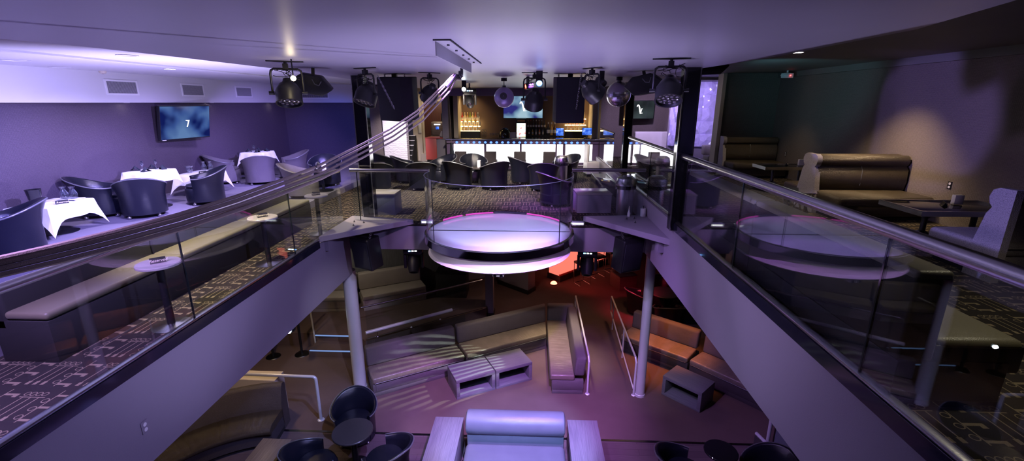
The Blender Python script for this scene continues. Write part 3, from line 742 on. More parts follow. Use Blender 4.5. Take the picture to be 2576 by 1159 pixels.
# ================================================================ centre lounge
GC = 'black tub chairs in front of the bar'
for lb, x, y, rz in (('black tub chair of the left lounge cluster nearest the white wave panel', -3.65, 13.2, 112),
                     ('black tub chair with its back to the stage in the left lounge cluster', -2.95, 12.1, 193),
                     ('black tub chair at the right of the left lounge cluster near the red host stand', -2.65, 13.3, -45),
                     ('black tub chair with brown-lit back left of the little white vase', -1.98, 12.25, 150),
                     ('black tub chair facing the stage behind the little white vase', -1.7, 13.35, 18),
                     ('black tub chair with violet-lit back right of the little white vase', -1.02, 12.25, -148),
                     ('black tub chair with tall curled back left of the right lounge cluster', -.25, 13.2, 120),
                     ('black tub chair seen from behind at the middle of the right lounge cluster', .30, 12.05, 178),
                     ('black tub chair beyond the domed bin in the right lounge cluster', .98, 13.5, -52),
                     ('black tub chair with violet seat beside the curved glass', .55, 10.25, 118),
                     ('black tub chair behind the left end of the short left balustrade', -4.1, 11.85, 200),
                     ('black tub chair left of the white wave panel behind the left black post', -4.6, 14.1, 150)):
    chair(lb, x, y, 0, rz, GC)
pedestal_table('lounge_table', 'small dark round table amid the middle lounge chairs', (-1.48, 12.75, 0), .5, .24, ('dark_top', 'black', 'black'), 'low lounge tables')
pedestal_table('lounge_table', 'small dark round table amid the left lounge chairs', (-3.15, 12.75, 0), .5, .24, ('dark_top', 'black', 'black'), 'low lounge tables')
pedestal_table('lounge_table', 'small dark round table amid the right lounge chairs', (.36, 12.85, 0), .5, .24, ('dark_top', 'black', 'black'), 'low lounge tables')
lathe_thing('vase', 'little white vase on the middle lounge table', 'vase', (-1.48, 12.7, .5), [(0, .004), (.045, .004), (.055, .06), (.05, .17), (.058, .2), (.05, .2), (.04, .06), (0, .02)], M['porcelain'])
def bin_(label, loc, s=1):
    t = T('litter_bin', label, 'bin', loc, 0, 'domed steel litter bins')
    MB().lathe([(0, 0), (.17*s, 0), (.17*s, .01), (.17*s, .58*s), (0, .58*s)], 32).ob('body', M['steel'], t)
    MB().lathe([(.175*s, .575*s), (.205*s, .58*s), (.205*s, .65*s), (.175*s, .655*s)], 32).ob('collar', M['black_gloss'], t)
    MB().lathe([(.2*s, .65*s), (.205*s, .69*s), (.18*s, .79*s), (.12*s, .835*s), (.09*s, .835*s), (.08*s, .78*s)], 32).ob('dome', M['steel'], t)
bin_('domed steel litter bin right of the lounge chairs', (.82, 12.75, 0))
bin_('domed steel litter bin beside the right corner shelf', (1.9, 9.2, 0))
# low dark tables behind the front balustrades
def crate(name, label, c, sx, sy, h, rz, mat='black', top='dark_top', cat='table', group=None):
    t = T(name, label, cat, c, rz, group)
    MB().box(-sx, sx, -sy, sy, 0, h-.03, .006).ob('body', M[mat], t); MB().box(-sx-.01, sx+.01, -sy-.01, sy+.01, h-.03, h, .005).ob('top', M[top], t)
crate('side_cabinet', 'grey-topped dark cabinet behind the short left balustrade', (-3.1, 9.35, 0), .28, .25, .45, 0, 'vinyl_blue', 'table_top', 'cabinet')
crate('side_cabinet', 'grey-topped dark cabinet behind the short right balustrade', (1.3, 9.75, 0), .36, .3, .42, R(4), 'fascia', 'table_top', 'cabinet')
t = T('console_bench', 'long low dark console with steel edges running toward the bar', 'console', (1.82, 11.3, 0), R(90))
MB().box(-1.1, 1.1, -.22, .22, 0, .4, .01).ob('body', M['black_gloss'], t)
for s_ in (-1, 1): MB().box(-1.1, 1.1, s_*.2-.018, s_*.2+.018, .4, .425, .004).ob('edge_rail', M['steel'], t)
t = T('spray_bottle', 'small white spray bottle on the right corner shelf', 'bottle', (1.83, 8.42, .19))
MB().lathe([(0, 0), (.028, 0), (.03, .06), (.012, .11), (.012, .13), (0, .13)], 16).ob('body', M['white_plastic'], t)
MB().lathe([(0, .13), (.012, .13), (.012, .16), (.006, .2), (0, .2)], 12).ob('cap', M['cream'], t)
t = T('cup', 'pale lidded cup on the right corner shelf', 'cup', (2.1, 8.45, .19))
MB().lathe([(0, 0), (.05, 0), (.056, .14), (.05, .15), (0, .15)], 20).ob('body', M['white_plastic'], t); MB().cyl((0, 0, .15), (0, 0, .2), .006, n=8).ob('straw', M['black'], t)
# ================================================================ the bar
YB = 15.6
t = T('bar_counter', 'long bar counter with dark top and glowing white front panels', 'bar', (0, YB, 0))
MB().box(-2.95, 2.26, -.06, .62, 1.02, 1.07, .012).ob('counter_top', M['black_gloss'], t)
MB().box(-2.95, 2.26, -.075, -.055, 1.025, 1.065, .004).ob('counter_edge', M['steel'], t)
MB().box(-2.9, 2.24, .02, .55, 0, 1.02).ob('carcass', M['black'], t)
b = MB(); xs = [-2.66, -1.63, -1.6, -.42, -.38, .80, .84, 1.02, 1.10, 2.02]
pan = [(-2.66, -1.63, .16), (-1.55, -.42, .16), (-.35, .78, .16), (.84, 1.03, .3), (1.12, 2.02, .3)]
for x0, x1, z0 in pan:
    q = MB().box(x0, x1, -.005, .012, z0, .90).ob('light_panel', M['e_bar'] if x1 < 2 else M['e_barpink'], t)
edges = [-2.9]+[v for p in pan for v in p[:2]]+[2.24]
b = MB()
for a, c in zip(edges[::2], edges[1::2]): b.box(a, c, -.02, .02, .06, .92)
b.box(-2.9, 2.24, -.02, .02, .90, 1.02); b.box(-2.9, 2.24, -.02, .02, .06, .16); b.box(.84, 2.02, -.02, .02, .16, .3)
b.ob('front_frame', M['purple_frame'], t)
MB().box(-2.9, 2.24, -.03, .02, 0, .06).ob('kick_plate', M['black'], t)
for k in range(24):
    x = -2.55+4.45*k/23
    MB().sph((x, -.025, .955), .036, 10, 6, (1.3, .5, 1)).ob('led_bulb', M['e_led'], t)
b = MB().tube([(-2.5, -.18, .2), (2.2, -.18, .2)], .022, 10)
for k in range(6): b.cyl((-2.45+.9*k, -.18, .2), (-2.45+.9*k, .0, .2), .012, n=8)
b.ob('foot_rail', M['steel'], t)
struct(MB().box(2.24, 2.5, YB-.08, YB+.6, 0, 1.06).ob('wall_bar_end', M['black']))
# bar stools
GS = 'black square-backed bar chairs'
lbs = ['black square-backed bar chair farthest left before the glowing bar front', 'black square-backed bar chair second from the left before the bar', 'black square-backed bar chair third from the left before the bar', 'black square-backed bar chair farthest right before the bar']
for k, (px, lb) in enumerate(zip((1163, 1236, 1308, 1380), lbs)):
    x = W(px, 432, y=15.0).x
    if k == 0:
        st = T('bar_chair', lb, 'chair', (x, 15.0, 0), 0, GS)
        MB().box(-.19, .19, -.27, -.19, .36, .74, .02, 3).ob('backrest', M['suede_dark'], st)
        MB().box(-.2, .2, -.24, .2, .32, .44, .03, 3).ob('seat', M['suede_dark'], st)
        MB().box(-.17, .17, -.2, .17, .05, .33, .01).ob('base', M['black'], st)
        for sx in (-1, 1):
            for sy in (-1, 1): MB().box(sx*.15-.02, sx*.15+.02, sy*.15-.02-.01, sy*.15+.02-.01, 0, .06).ob('foot', M['black'], st)
    else: dup(st, (x, 15.0, 0), 0, lb, GS)
# host stand, coat, kiosk
t = T('host_stand', 'coral red host stand with grey end panel left of the bar', 'stand', (-3.5, 16.85, 0))
MB().box(-.35, .05, -.3, .3, .25, 1.0, .006).ob('front', M['red_laminate'], t); MB().box(.05, .36, -.28, .3, .1, .98, .006).ob('end_panel', M['fascia'], t)
MB().box(-.36, .38, -.31, .31, 1.0, 1.03, .005).ob('top', M['red_laminate'], t); MB().box(-.33, .3, -.25, .28, 0, .26).ob('plinth', M['black_matte'], t)
t = T('payment_terminal', 'small tilted terminal standing on the red host stand', 'terminal', (-3.3, 16.85, 1.03))
MB().box(-.06, .06, -.05, .05, 0, .02).ob('foot', M['black'], t); o = MB().box(-.09, .09, -.008, .008, 0, .2).ob('display', M['grey_plate'], t, rot=(R(-20), R(15), 0), loc=(0, 0, .02))
t = T('cash_machine', 'brown cash machine with blue lit screen behind the host stand', 'machine', (-3.62, 17.75, 0))
MB().prism([(-.28, -.2), (.28, -.2), (.28, .25), (-.28, .25)], 0, 1.02, .02).ob('cabinet', M['brown_laminate'], t)
b = MB(); b.box(-.26, .26, -.1, .25, 1.0, 1.56, .08, 3); b.ob('head', M['brown_laminate'], t)
MB().box(-.06, .06, -.11, -.1, 1.27, 1.37).ob('screen', M['screen_pos'], t); MB().box(-.13, .13, -.215, -.2, .86, .96, .03).ob('keypad_light', M['screen_pos'], t)
MB().box(-.12, .12, -.11, -.1, 1.43, 1.47).ob('sign_light', M['e_logo'], t)
o = MB().tube([(-2.72, 15.40, .95), (-2.7, 15.42, .7), (-2.66, 15.42, .45), (-2.68, 15.42, .2)], [.03, .075, .09, .06], 12, flat=.6).ob('coat', M['napkin']); tag(o, 'dark coat hanging at the left end of the bar', 'coat')
o = MB().box(-.06, .06, -.01, .01, 0, .38, .004).ob('wall_phone', M['white_plastic']); o.location = (-4.42, 18.17, 1.1); tag(o, 'white wall panel beside the red wooden door', 'panel')
o = MB().box(-.16, .16, 0, .015, 0, .34).ob('framed_notice', M['sign_black']); o.location = (-3.45, 18.38, 1.5); tag(o, 'dark framed notice on the red wooden door', 'notice')
# back counter, shelves, bottles
t = T('back_counter', 'dark back counter along the wall behind the bar', 'counter', (0, 17.5, 0))
MB().box(-2.69, 2.1, -.25, .33, .9, .95, .006).ob('worktop', M['black_gloss'], t); MB().box(-2.69, 2.08, -.2, .33, 0, .9).ob('carcass', M['black'], t)
def bshelf(label, x0, x1, levels, y=17.45):
    t = T('bottle_shelf', label, 'shelf', ((x0+x1)/2, y, .95))
    w = (x1-x0)/2
    MB().box(-w, w, .0, .3, 0, .26).ob('base_box', M['black'], t)
    for k, z in enumerate(levels):
        MB().box(-w, w, .02+.09*k, .14+.09*k, z-.03, z).ob('lit_step', M['e_shelf'], t)
bot = [(0, 0), (.036, 0), (.038, .01), (.038, .17), (.014, .225), (.014, .27), (0, .27)]
def bottle(label, x, y, z, mi, group, s=1.0, capm='sign_black'):
    t = T('liquor_bottle', label, 'bottle', (x, y, z), 0, group)
    bd = MB().lathe([(r*s, h*s) for r, h in bot], 12).ob('body', M['bottle%d' % mi], t)
    MB().cyl((0, 0, .268*s), (0, 0, .315*s), .016*s, n=8).ob('cap', M[capm], t)
    MB().lathe([(.0392*s, .05*s), (.0392*s, .13*s)], 12).ob('paper_label', M['paper'], bd)
bshelf('warm glowing stepped bottle shelf at the left end of the back bar', -2.72, -1.98, [.28, .45, .62])
ords = ['first', 'second', 'third', 'fourth', 'fifth', 'sixth', 'seventh', 'eighth', 'ninth', 'tenth']
for k in range(7): bottle('bottle on the top tier of the left glowing shelf, %s from the left' % ords[k], -2.66+.10*k, 17.45+.26, .952+.62, [0, 1, 2, 3, 4, 5, 6][k], 'bottles on the left glowing shelf', 1.05, ['e_dotred', 'sign_gold', 'sign_gold', 'bottle3', 'sign_gold', 'red_laminate', 'paper'][k] if k else 'red_laminate')
for k in range(5): bottle('bottle on the middle tier of the left glowing shelf, %s from the left' % ords[k], -2.6+.15*k, 17.45+.15, .952+.45, [1, 4, 1, 2, 1][k], 'bottles on the left glowing shelf', 1.1, 'paper')
for k in range(4): bottle('bottle on the lowest tier of the left glowing shelf, %s from the left' % ords[k], -2.58+.17*k, 17.45+.05, .952+.28, [2, 1, 1, 4][k], 'bottles on the left glowing shelf', .8, 'paper')
bshelf('warm glowing stepped bottle shelf at the right end of the back bar', 1.22, 2.0, [.3, .5, .72])
for k in range(4): bottle('bottle on the top tier of the right glowing shelf, %s from the left' % ords[k], 1.5+.13*k, 17.45+.26, .952+.72, [5, 2, 4, 1][k], 'bottles on the right glowing shelf', [.8, .9, 1, 1.35][k], 'sign_gold')
for k in range(6): bottle('bottle on the middle tier of the right glowing shelf, %s from the left' % ords[k], 1.28+.13*k, 17.45+.15, .952+.5, [2, 5, 5, 0, 2, 5][k], 'bottles on the right glowing shelf', .85, 'sign_gold')
for k in range(4): bottle('bottle on the lowest tier of the right glowing shelf, %s from the left' % ords[k], 1.3+.15*k, 17.45+.05, .952+.3, [4, 5, 2, 1][k], 'bottles on the right glowing shelf', .7, 'sign_gold')
t = T('bottle_riser', 'dark two-step riser holding the wine bottles under the television', 'riser', (.3, 17.6, .95))
MB().box(-.52, .62, -.05, .12, 0, .12).ob('front_step', M['black'], t); MB().box(-.52, .62, .12, .24, 0, .36).ob('rear_step', M['black'], t)
for k in range(7): bottle('white-labelled wine bottle in the rear row right of the small fridge, %s from the left' % ords[k], -.17+.105*k, 17.77, .95+.36, [7, 8, 7, 7, 8, 7, 7][k], 'wine bottles behind the bar', 1.0, ['bottle6', 'red_laminate', 'bottle6', 'paper', 'paper', 'bottle6', 'sign_black'][k])
for k in range(5): bottle('small bottle in the front row right of the small fridge, %s from the left' % ords[k], -.12+.13*k, 17.63, .95+.12, [7, 2, 6, 5, 6][k], 'wine bottles behind the bar', .8, 'sign_black')
for k in range(3): bottle('tall liquor bottle right of the wine row, %s from the left' % ords[k], .6+.12*k, 17.62, .95+.12, [7, 2, 8][k], 'tall bottles behind the bar', 1.5, 'paper')
t = T('display_fridge', 'small bright display fridge of drinks behind the bar', 'fridge', (-.42, 17.55, .95))
MB().box(-.19, .19, -.1, .2, 0, .72, .01).ob('cabinet', M['black'], t); MB().box(-.165, .165, -.104, -.099, .06, .56).ob('lit_door', M['screen_fridge'], t)
MB().box(-.14, .14, -.104, -.099, .62, .68).ob('name_plate', M['bottle2'], t)
t = T('ice_machine', 'black dome-shaped drinks machine with chrome arch behind the bar', 'machine', (-1.02, 17.45, .95))
MB().lathe([(0, .38), (.1, .375), (.19, .3), (.23, .15), (.24, 0), (0, 0)], 28).ob('dome', M['black_gloss'], t)
MB().tube([(.24*math.cos(a), -.04, .4*math.sin(a)) for a in [PI*k/14 for k in range(15)]], .016, 8).ob('arch', M['chrome'], t)
MB().cyl((0, -.22, .14), (0, -.26, .12), .06, n=16).ob('spout', M['steel'], t)
o = MB().box(-.12, .12, -.006, .006, 0, .24).ob('price_card', M['paper']); o.location = (-.74, 17.3, .95); o.rotation_euler = (R(-8), 0, 0); tag(o, 'lilac card standing between the drinks machine and the fridge', 'card')
t = T('bottle_rack', 'ring-shaped black bottle rack right of the left glowing shelf', 'rack', (-1.83, 17.5, .95))
for k in range(6): MB().torus((-.05+.1*(k % 2), 0, .07+.105*(k//2)), .048, .009, 18, 6, 'y').ob('ring', M['steel_dark'], t)
for k in range(6): lathe_thing('wine_glass', 'upturned glass on the back counter left of the drinks machine, %s from the left' % ords[k], 'glass', (-1.58+.065*k, 17.45+.03*(k % 2), .95), FLUTE, M['glass_ware'], 'glasses on the back counter', 12)
def pos(label, x, y, z, w, h, rz):
    t = T('till_screen', label, 'screen', (x, y, z), rz)
    MB().box(-.1, .1, -.08, .08, 0, .02).ob('foot', M['black'], t); MB().cyl((0, 0, .02), (0, .02, .12), .02, n=10).ob('stem', M['black'], t)
    o = MB().box(-w/2, w/2, -.012, .012, 0, h, .006).ob('housing', M['black'], t, loc=(0, 0, .1), rot=(R(-12), 0, 0))
    q = MB().box(-w/2+.012, w/2-.012, -.015, -.011, .015, h-.012).ob('display', M['screen_pos'], t, loc=(0, 0, .1), rot=(R(-12), 0, 0))
pos('blue till screen on the back counter under the right speaker', 1.02, 17.35, .95, .30, .30, 0)
pos('blue till screen on the bar counter at its right end', 1.86, 15.95, 1.07, .34, .26, R(-6))
t = T('menu_board', 'yellow and black card lying on the bar top in the middle', 'card', (-.55, 15.75, 1.07), R(10))
MB().box(-.15, .15, -.1, .1, 0, .012).ob('board', M['sign_gold'], t)
# televisions with the club logo
def logo(t, s, y):
    sw = MB(); P = [(-.52+.1*k, z) for k, z in enumerate((.60, .86, .90, .78, .5, .12, -.28, -.62))]
    pts = [(-.50, 0, .52), (-.45, 0, .74), (-.34, 0, .84), (-.22, 0, .78), (-.1, 0, .52), (.0, 0, .15), (.10, 0, -.25), (.19, 0, -.62)]
    rr = [.06, .085, .09, .10, .115, .12, .12, .1]
    sw.tube([(p[0]*s, 0, p[2]*s) for p in pts], [q*s for q in rr], 8)
    sw.tube([(.19*s, 0, -.62*s), (.30*s, 0, -.2*s), (.40*s, 0, .2*s)], [.06*s, .05*s, .05*s], 8)
    sw.box(.28*s, .52*s, -.004, .004, .19*s, .24*s)
    sw.sph((.46*s, 0, -.55*s), .075*s, 10, 8, (1, .1, 1))
    sw.ob('logo', M['e_logo'], t, loc=(0, y, 0))
t = T('television', 'large television with a white swash letter V above the bar', 'television', (-.36, 17.78, 2.08))
MB().box(-.75, .75, -.02, .05, -.41, .41, .008).ob('housing', M['black'], t); scr = MB().box(-.735, .735, -.024, -.019, -.39, .395).ob('screen', M['screen_bar'], t); logo(scr, .23, -.03)
t = T('television', 'small dark television with a white swash letter V on the right lounge wall', 'television', (3.55, 15.86, 2.02))
t.rotation_euler = (R(6), 0, R(4))
MB().box(-.5, .5, -.02, .04, -.3, .3, .008).ob('housing', M['black'], t); scr = MB().box(-.485, .485, -.024, -.019, -.28, .285).ob('screen', M['screen_small'], t); logo(scr, .19, -.03)
MB().box(-.12, .12, .04, .42, -.12, .12).ob('wall_mount', M['black'], t)
downlight('small lit spot under the bar header, left one', (-2.42, 16.9, 2.798), 1, .05, 'e_white', 'spots over the bar')
downlight('small lit spot under the bar header, right one', (-1.6, 16.9, 2.798), 1, .05, 'e_white', 'spots over the bar')
o = MB().tube([(-2.72, 15.3, 2.72), (-2.71, 15.32, 2.0), (-2.70, 15.36, 1.4), (-2.72, 15.42, .95)], .012, 6).ob('cord', M['rope']); tag(o, 'thin pale cord hanging at the left end of the bar', 'cord')
# ================================================================ right rear lounge
sofa('lounge_sofa', 'white round-backed lounge seat under the small television', (3.35, 14.9), (4.55, 14.9), ZR, .6, .45, .92, .22, ('vinyl_beige', 'vinyl_white', 'vinyl_white'))
sofa('lounge_sofa', 'cream lounge seat below the folded crystal light panel', (5.06, 13.45), (5.95, 13.45), ZR, .6, .35, .62, .22, ('vinyl_beige', 'vinyl_beige', 'vinyl_beige'))
t = T('crystal_panel', 'tall folded crystal panel glowing violet behind the right terrace', 'panel', (5.28, 14.42, .95))
b = MB(); rnd = random.Random(4)
for cx in range(3):
    for cz in range(5):
        x0, x1, z0, z1 = -.55+cx*.367, -.55+(cx+1)*.367, cz*.38, (cz+1)*.38
        q = [b.v(p) for p in ((x0, 0, z0), (x1, 0, z0), (x1, 0, z1), (x0, 0, z1))]; ap = b.v((x0+.367*rnd.uniform(.25, .75), -rnd.uniform(.06, .13), z0+.38*rnd.uniform(.25, .75)))
        m_ = [b.v(((q[k].co.x+q[(k+1) % 4].co.x)/2, -rnd.uniform(0, .05), (q[k].co.z+q[(k+1) % 4].co.z)/2)) for k in range(4)]
        for k in range(4): b.f([q[k], m_[k], ap]); b.f([m_[k], q[(k+1) % 4], ap])
b.ob('film', M['crystal'], t, 5)
MB().tube([(.32, -.05, 0), (.34, -.06, .8), (.38, -.05, 1.9)], .014, 6).ob('light_tube', M['e_logo'], t)
MB().box(-.58, .58, .06, .12, -.53, 1.95).ob('backing', M['fascia'], t)
t = T('crystal_panel', 'narrow sliver of glowing crystal panel left of the right black post', 'panel', (4.35, 14.7, .95))
b = MB(); b.grid(lambda u, v: ((u-.5)*.22, .05*math.sin(u*7+v*16), 1.9*v), 6, 24); b.ob('film', M['crystal'], t, 10); MB().box(-.12, .12, .08, .11, -.53, 1.95).ob('backing', M['fascia'], t)
t = T('side_chair', 'white high-backed chair standing by the far black post', 'chair', (1.88, 14.6, 0), R(100))
MB().box(-.2, .2, .12, .2, .4, 1.0, .04, 3).ob('backrest', M['vinyl_white'], t); MB().box(-.21, .21, -.2, .2, .08, .46, .02).ob('seat', M['vinyl_white'], t); MB().box(-.19, .19, -.18, .18, 0, .09).ob('base', M['black'], t)
# ================================================================ right terrace: booths
def booth(label, x0, x1, yb, facing, z, double, mats=('leather_brown', 'croc'), group='diner booths along the right wall'):
    """booth whose backrest foot is at yb; facing -1 = seat toward -y"""
    t = T('booth_sofa', label, 'sofa', ((x0+x1)/2, yb, z), 0 if facing < 0 else PI, group)
    w = (x1-x0)/2; seat = M[mats[0]]
    def half(sg):
        b = MB()
        prof = [(.02, .33), (-.05, .36), (-.085, .52), (-.075, .72), (-.02, .79), (-.05, .81), (-.075, .87), (-.05, .945), (.0, .965), (.06, .965), (.14, .94)]
        pr = [(sg*(y), zz) for y, zz in prof]
        n = len(pr); G = []
        for i in range(3):
            x = -w+.03+(2*w-.03)*i/2; G.append([b.v((x, p[0], p[1])) for p in pr])
        for A, B in zip(G, G[1:]):
            for j in range(n-1): b.f([A[j], B[j], B[j+1], A[j+1]])
        return b
    b = half(1); b.ob('backrest', seat, t, 60)
    for y0, y1 in ((-.74, 0),) + (((.30, .94),) if double else ()):
        b = MB().box(-w+.02, w, y0, y1, .22, .385, .055, 4); b.ob('seat_cushion', seat, t)
        MB().box(-w+.03, w-.02, y0+.05, y1-.02, .06, .24, .02).ob('base', seat, t)
        MB().box(-w+.06, w-.05, y0+.1, y1-.02, 0, .07).ob('plinth', M['black_matte'], t)
    for k in (0,): MB().tube([(0, -.078, .46), (0, -.078, .72), (0, -.03, .79)], .006, 6).ob('seam', M['leather_piping'], t)
    if double:
        b = MB(); b.M = Matrix.Translation((0, .24, 0)) @ Matrix.Diagonal((1, -1, 1, 1))
        prof = [(.02, .40), (-.03, .42), (-.07, .55), (-.065, .72), (-.02, .79), (-.05, .82), (-.075, .88), (-.05, .95), (.0, .97), (.06, .965), (.14, .94)]
        G = [[b.v((x, p[0], p[1])) for p in prof] for x in (-w+.03, w)]
        for j in range(len(prof)-1): b.f([G[0][j], G[1][j], G[1][j+1], G[0][j+1]])
        b.ob('rear_backrest', seat, t, 60)
    # end panel with its rolled silhouette
    dd = .24 if double else .17
    half_p = [(-.16, 0), (-.155, .3), (-.11, .52), (-.075, .70), (-.03, .775), (-.065, .81), (-.09, .88), (-.065, .955), (0, .985)]
    if not double: full = half_p+[(dd, .985), (dd, 0)]
    else: full = half_p+[(dd-p[0], p[1]) for p in half_p[::-1]]
    b = MB(); A = [b.v((-w-.02, p[0], p[1])) for p in full]; B = [b.v((-w+.06, p[0], p[1])) for p in full]
    if facing > 0:
        for q in A: q.co.x = w-.06
        for q in B: q.co.x = w+.02
    n = len(full); b.f(A); b.f(B[::-1])
    for i in range(n): b.f([A[i], A[(i+1) % n], B[(i+1) % n], B[i]])
    b.ob('end_panel', M[mats[1]], t, 50)
    return t
booth('middle double-sided brown booth sofa on the right terrace, facing the camera', 4.85, 6.36, 8.05, -1, ZR, True)
booth('far brown booth sofa against the dark rear wall of the right terrace', 4.98, 6.34, 12.3, -1, ZR, False)
booth('near crocodile-textured booth sofa at the right photo edge, turned away from the camera', 4.85, 6.36, 4.86, 1, ZR, False, ('croc', 'croc'))
def low_table(label, x0, x1, y0, y1, z, h):
    t = T('coffee_table', label, 'table', ((x0+x1)/2, (y0+y1)/2, z), 0, 'steel-edged booth tables')
    w, d = (x1-x0)/2, (y1-y0)/2
    MB().box(-w+.025, w-.025, -d+.025, d-.025, h-.05, h, .003).ob('table_top', M['black_gloss'], t)
    b = MB()
    for q in ((-w, w, -d, -d+.03), (-w, w, d-.03, d), (-w, -w+.03, -d+.03, d-.03), (w-.03, w, -d+.03, d-.03)): b.box(*q, h-.065, h+.004)
    b.ob('edge_frame', M['steel'], t)
    for sx in (-.45, .5):
        b = MB().cyl((sx*w, 0, .1), (sx*w, 0, h-.06), .035, n=14)
        for a in range(4): b.tube([(sx*w, 0, .16), (sx*w+.14*math.cos(R(45+90*a)), .14*math.sin(R(45+90*a)), .06), (sx*w+.24*math.cos(R(45+90*a)), .24*math.sin(R(45+90*a)), .02)], .02, 8)
        b.ob('pedestal', M['steel_dark'], t)
low_table('low black glass table with steel edge between the near and middle booths', 4.95, 6.3, 5.85, 6.6, ZR, .5)
low_table('low black glass table with steel edge between the middle and far booths', 5.0, 6.2, 10.0, 10.6, ZR, .5)
def glassblock(label, loc):
    b = MB().box(-.06, .06, -.03, .03, 0, .13, .006); o = b.ob('menu_holder', M['paper']); o.location = loc; tag(o, label, 'holder')
glassblock('clear menu block on the near booth table', (5.75, 6.3, ZR+.505)); glassblock('clear menu block on the far booth table', (5.9, 10.3, ZR+.505))
reserved_sign('black reserved sign lying on the near booth table', (5.5, 6.2, ZR+.505), R(60)); reserved_sign('black reserved sign on the far booth table', (5.6, 10.3, ZR+.505), R(60))
t = T('side_table', 'round mirrored side table at the aisle end of the middle booth', 'table', (4.2, 7.3, ZR))
MB().lathe([(0, .50), (.27, .5), (.28, .49), (.27, .475), (0, .475)], 40).ob('table_top', M['chrome'], t)
b = MB()
for k in range(12): a = TAU*k/12; b.tube([(.24*math.cos(a), .24*math.sin(a), .475), (.15*math.cos(a+.5), .15*math.sin(a+.5), .25), (.24*math.cos(a+1), .24*math.sin(a+1), .01)], .011, 6)
b.ob('wire_base', M['steel'], t); MB().torus((0, 0, .012), .24, .012, 36, 6).ob('foot_ring', M['steel'], t)
# long bench along the right balustrade
t = T('banquette', 'long black banquette with olive top backed against the right glass balustrade', 'bench', (2.305, 2.62, ZR), R(-90))
for k, (a, c) in enumerate(((0, 2.04), (2.045, 4.1))):
    a, c = -c, -a
    b = MB().box(a, c, -.02, .2, .28, .84, .02, 3); b.ob('backrest', M['black_matte'], t)
    b = MB().box(a+.002, c-.002, -.021, .202, .80, .872, .03, 4); b.ob('back_cap', M['leather_olive'], t)
    b = MB().box(a+.006, c-.006, .2, .74, .20, .39, .02, 2); sq = b.ob('seat_cushion', M['black'], t)
    b = MB().box(a+.008, c-.008, .2, .738, .34, .425, .05, 5); b.ob('seat_top', M['leather_olive'], sq)
    b = MB().box(a, c, -.01, .66, 0, .28, .006); b.ob('base', M['black'], t)
# security sensor and ceiling light on the right
downlight('lit round ceiling light over the right terrace', (*W(2005, 131, z=2.98)[:2], 2.98), 1, .085, 'e_white')
downlight('small lit ceiling light beyond the right black post', (*W(1757, 182, z=2.98)[:2], 2.98), 1, .07, 'e_white')
t = T('motion_sensor', 'white motion sensor with a red dot in the far right ceiling corner', 'sensor', (5.98, 11.6, 2.97))
b = MB().sph((0, 0, -.1), .10, 12, 8, (1.5, .9, .6)); b.prism([(-.16, -.05), (.1, -.09), (.14, .03), (-.08, .05)], -.16, -.06); b.ob('housing', M['white_plastic'], t)
MB().cyl((0, 0, -.06), (0, 0, .03), .02, n=8).ob('bracket', M['white_plastic'], t); MB().sph((.03, -.1, -.11), .012, 8, 6).ob('indicator', M['e_dotred'], t)
# ================================================================ ceiling gear
ZC = 2.72
def rotX(a): return Matrix.Rotation(a, 4, 'X')
def wires(b, c, n, r, seed, rad=.004):
    rnd = random.Random(seed)
    for k in range(n):
        p = [Vector(c)+Vector((rnd.uniform(-r, r), rnd.uniform(-r, r)*.6, rnd.uniform(-r*.9, .02))) for _ in range(4)]
        q = [p[0].lerp(p[1], i/5) for i in range(5)]
        pts = []
        for i in range(13):
            u = i/12; a = p[0]*(1-u)**3+p[1]*3*u*(1-u)**2*1.3+p[2]*3*u*u*(1-u)*1.3+p[3]*u**3-(p[1]*.9*u*(1-u)**2+p[2]*.9*u*u*(1-u))
            pts.append(a)
        b.tube(pts, rad, 5)
def par(label, loc, rz, tilt, s=1, drop=.36, group='LED par cans under the ceiling', seed=1, w=.17):
    t = T('par_can', label, 'stage light', loc, rz, group)
    b = MB(); w = w*s
    b.box(-.2*s, .2*s, -.02, .02, -.012, 0); b.cyl((0, 0, 0), (0, 0, -.09), .018, n=10); b.box(-.03, .03, -.03, .03, -.09, -.03)
    b.ob('ceiling_clamp', M['black'], t)
    b = MB(); b.tube([(-w, 0, -drop), (-w, 0, -.15), (-w+.01, 0, -.11), (-w+.04, 0, -.09), (w-.04, 0, -.09), (w-.01, 0, -.11), (w, 0, -.15), (w, 0, -drop)], .013, 8)
    yk = b.ob('yoke', M['black'], t)
    for sx in (-1, 1): MB().cyl((sx*(w-.02), 0, -drop), (sx*(w+.04), 0, -drop), .022, n=10).ob('knob', M['black'], yk)
    X = Matrix.Translation((0, 0, -drop)) @ rotX(tilt)
    b = MB(); b.M = X; r = .14*s
    b.lathe([(0, .17*s), (.05*s, .17*s), (.06*s, .13*s), (.10*s, .10*s), (r, .03*s), (r+.006, -.0), (r+.006, -.1*s), (r+.012, -.13*s), (r-.006, -.13*s), (r-.012, -.10*s), (0, -.10*s)], 28)
    bd = b.ob('body', M['black'], t, 30)
    for ringn, rr in ((1, 0), (6, .052*s), (11, .1*s)):
        for k in range(ringn):
            a = TAU*k/ringn+.2
            b = MB(); b.M = X @ Matrix.Translation((rr*math.cos(a), rr*math.sin(a), -.104*s)); b.lathe([(0, -.006), (.014*s, -.004), (.019*s, 0)], 10); b.ob('lens', M['vinyl_grey'] if (k % 3) else M['chrome'], bd)
    b = MB(); wires(b, (0, 0, -.08), 7, .15*s, seed); b.ob('cables', M['black'], t)
    return t
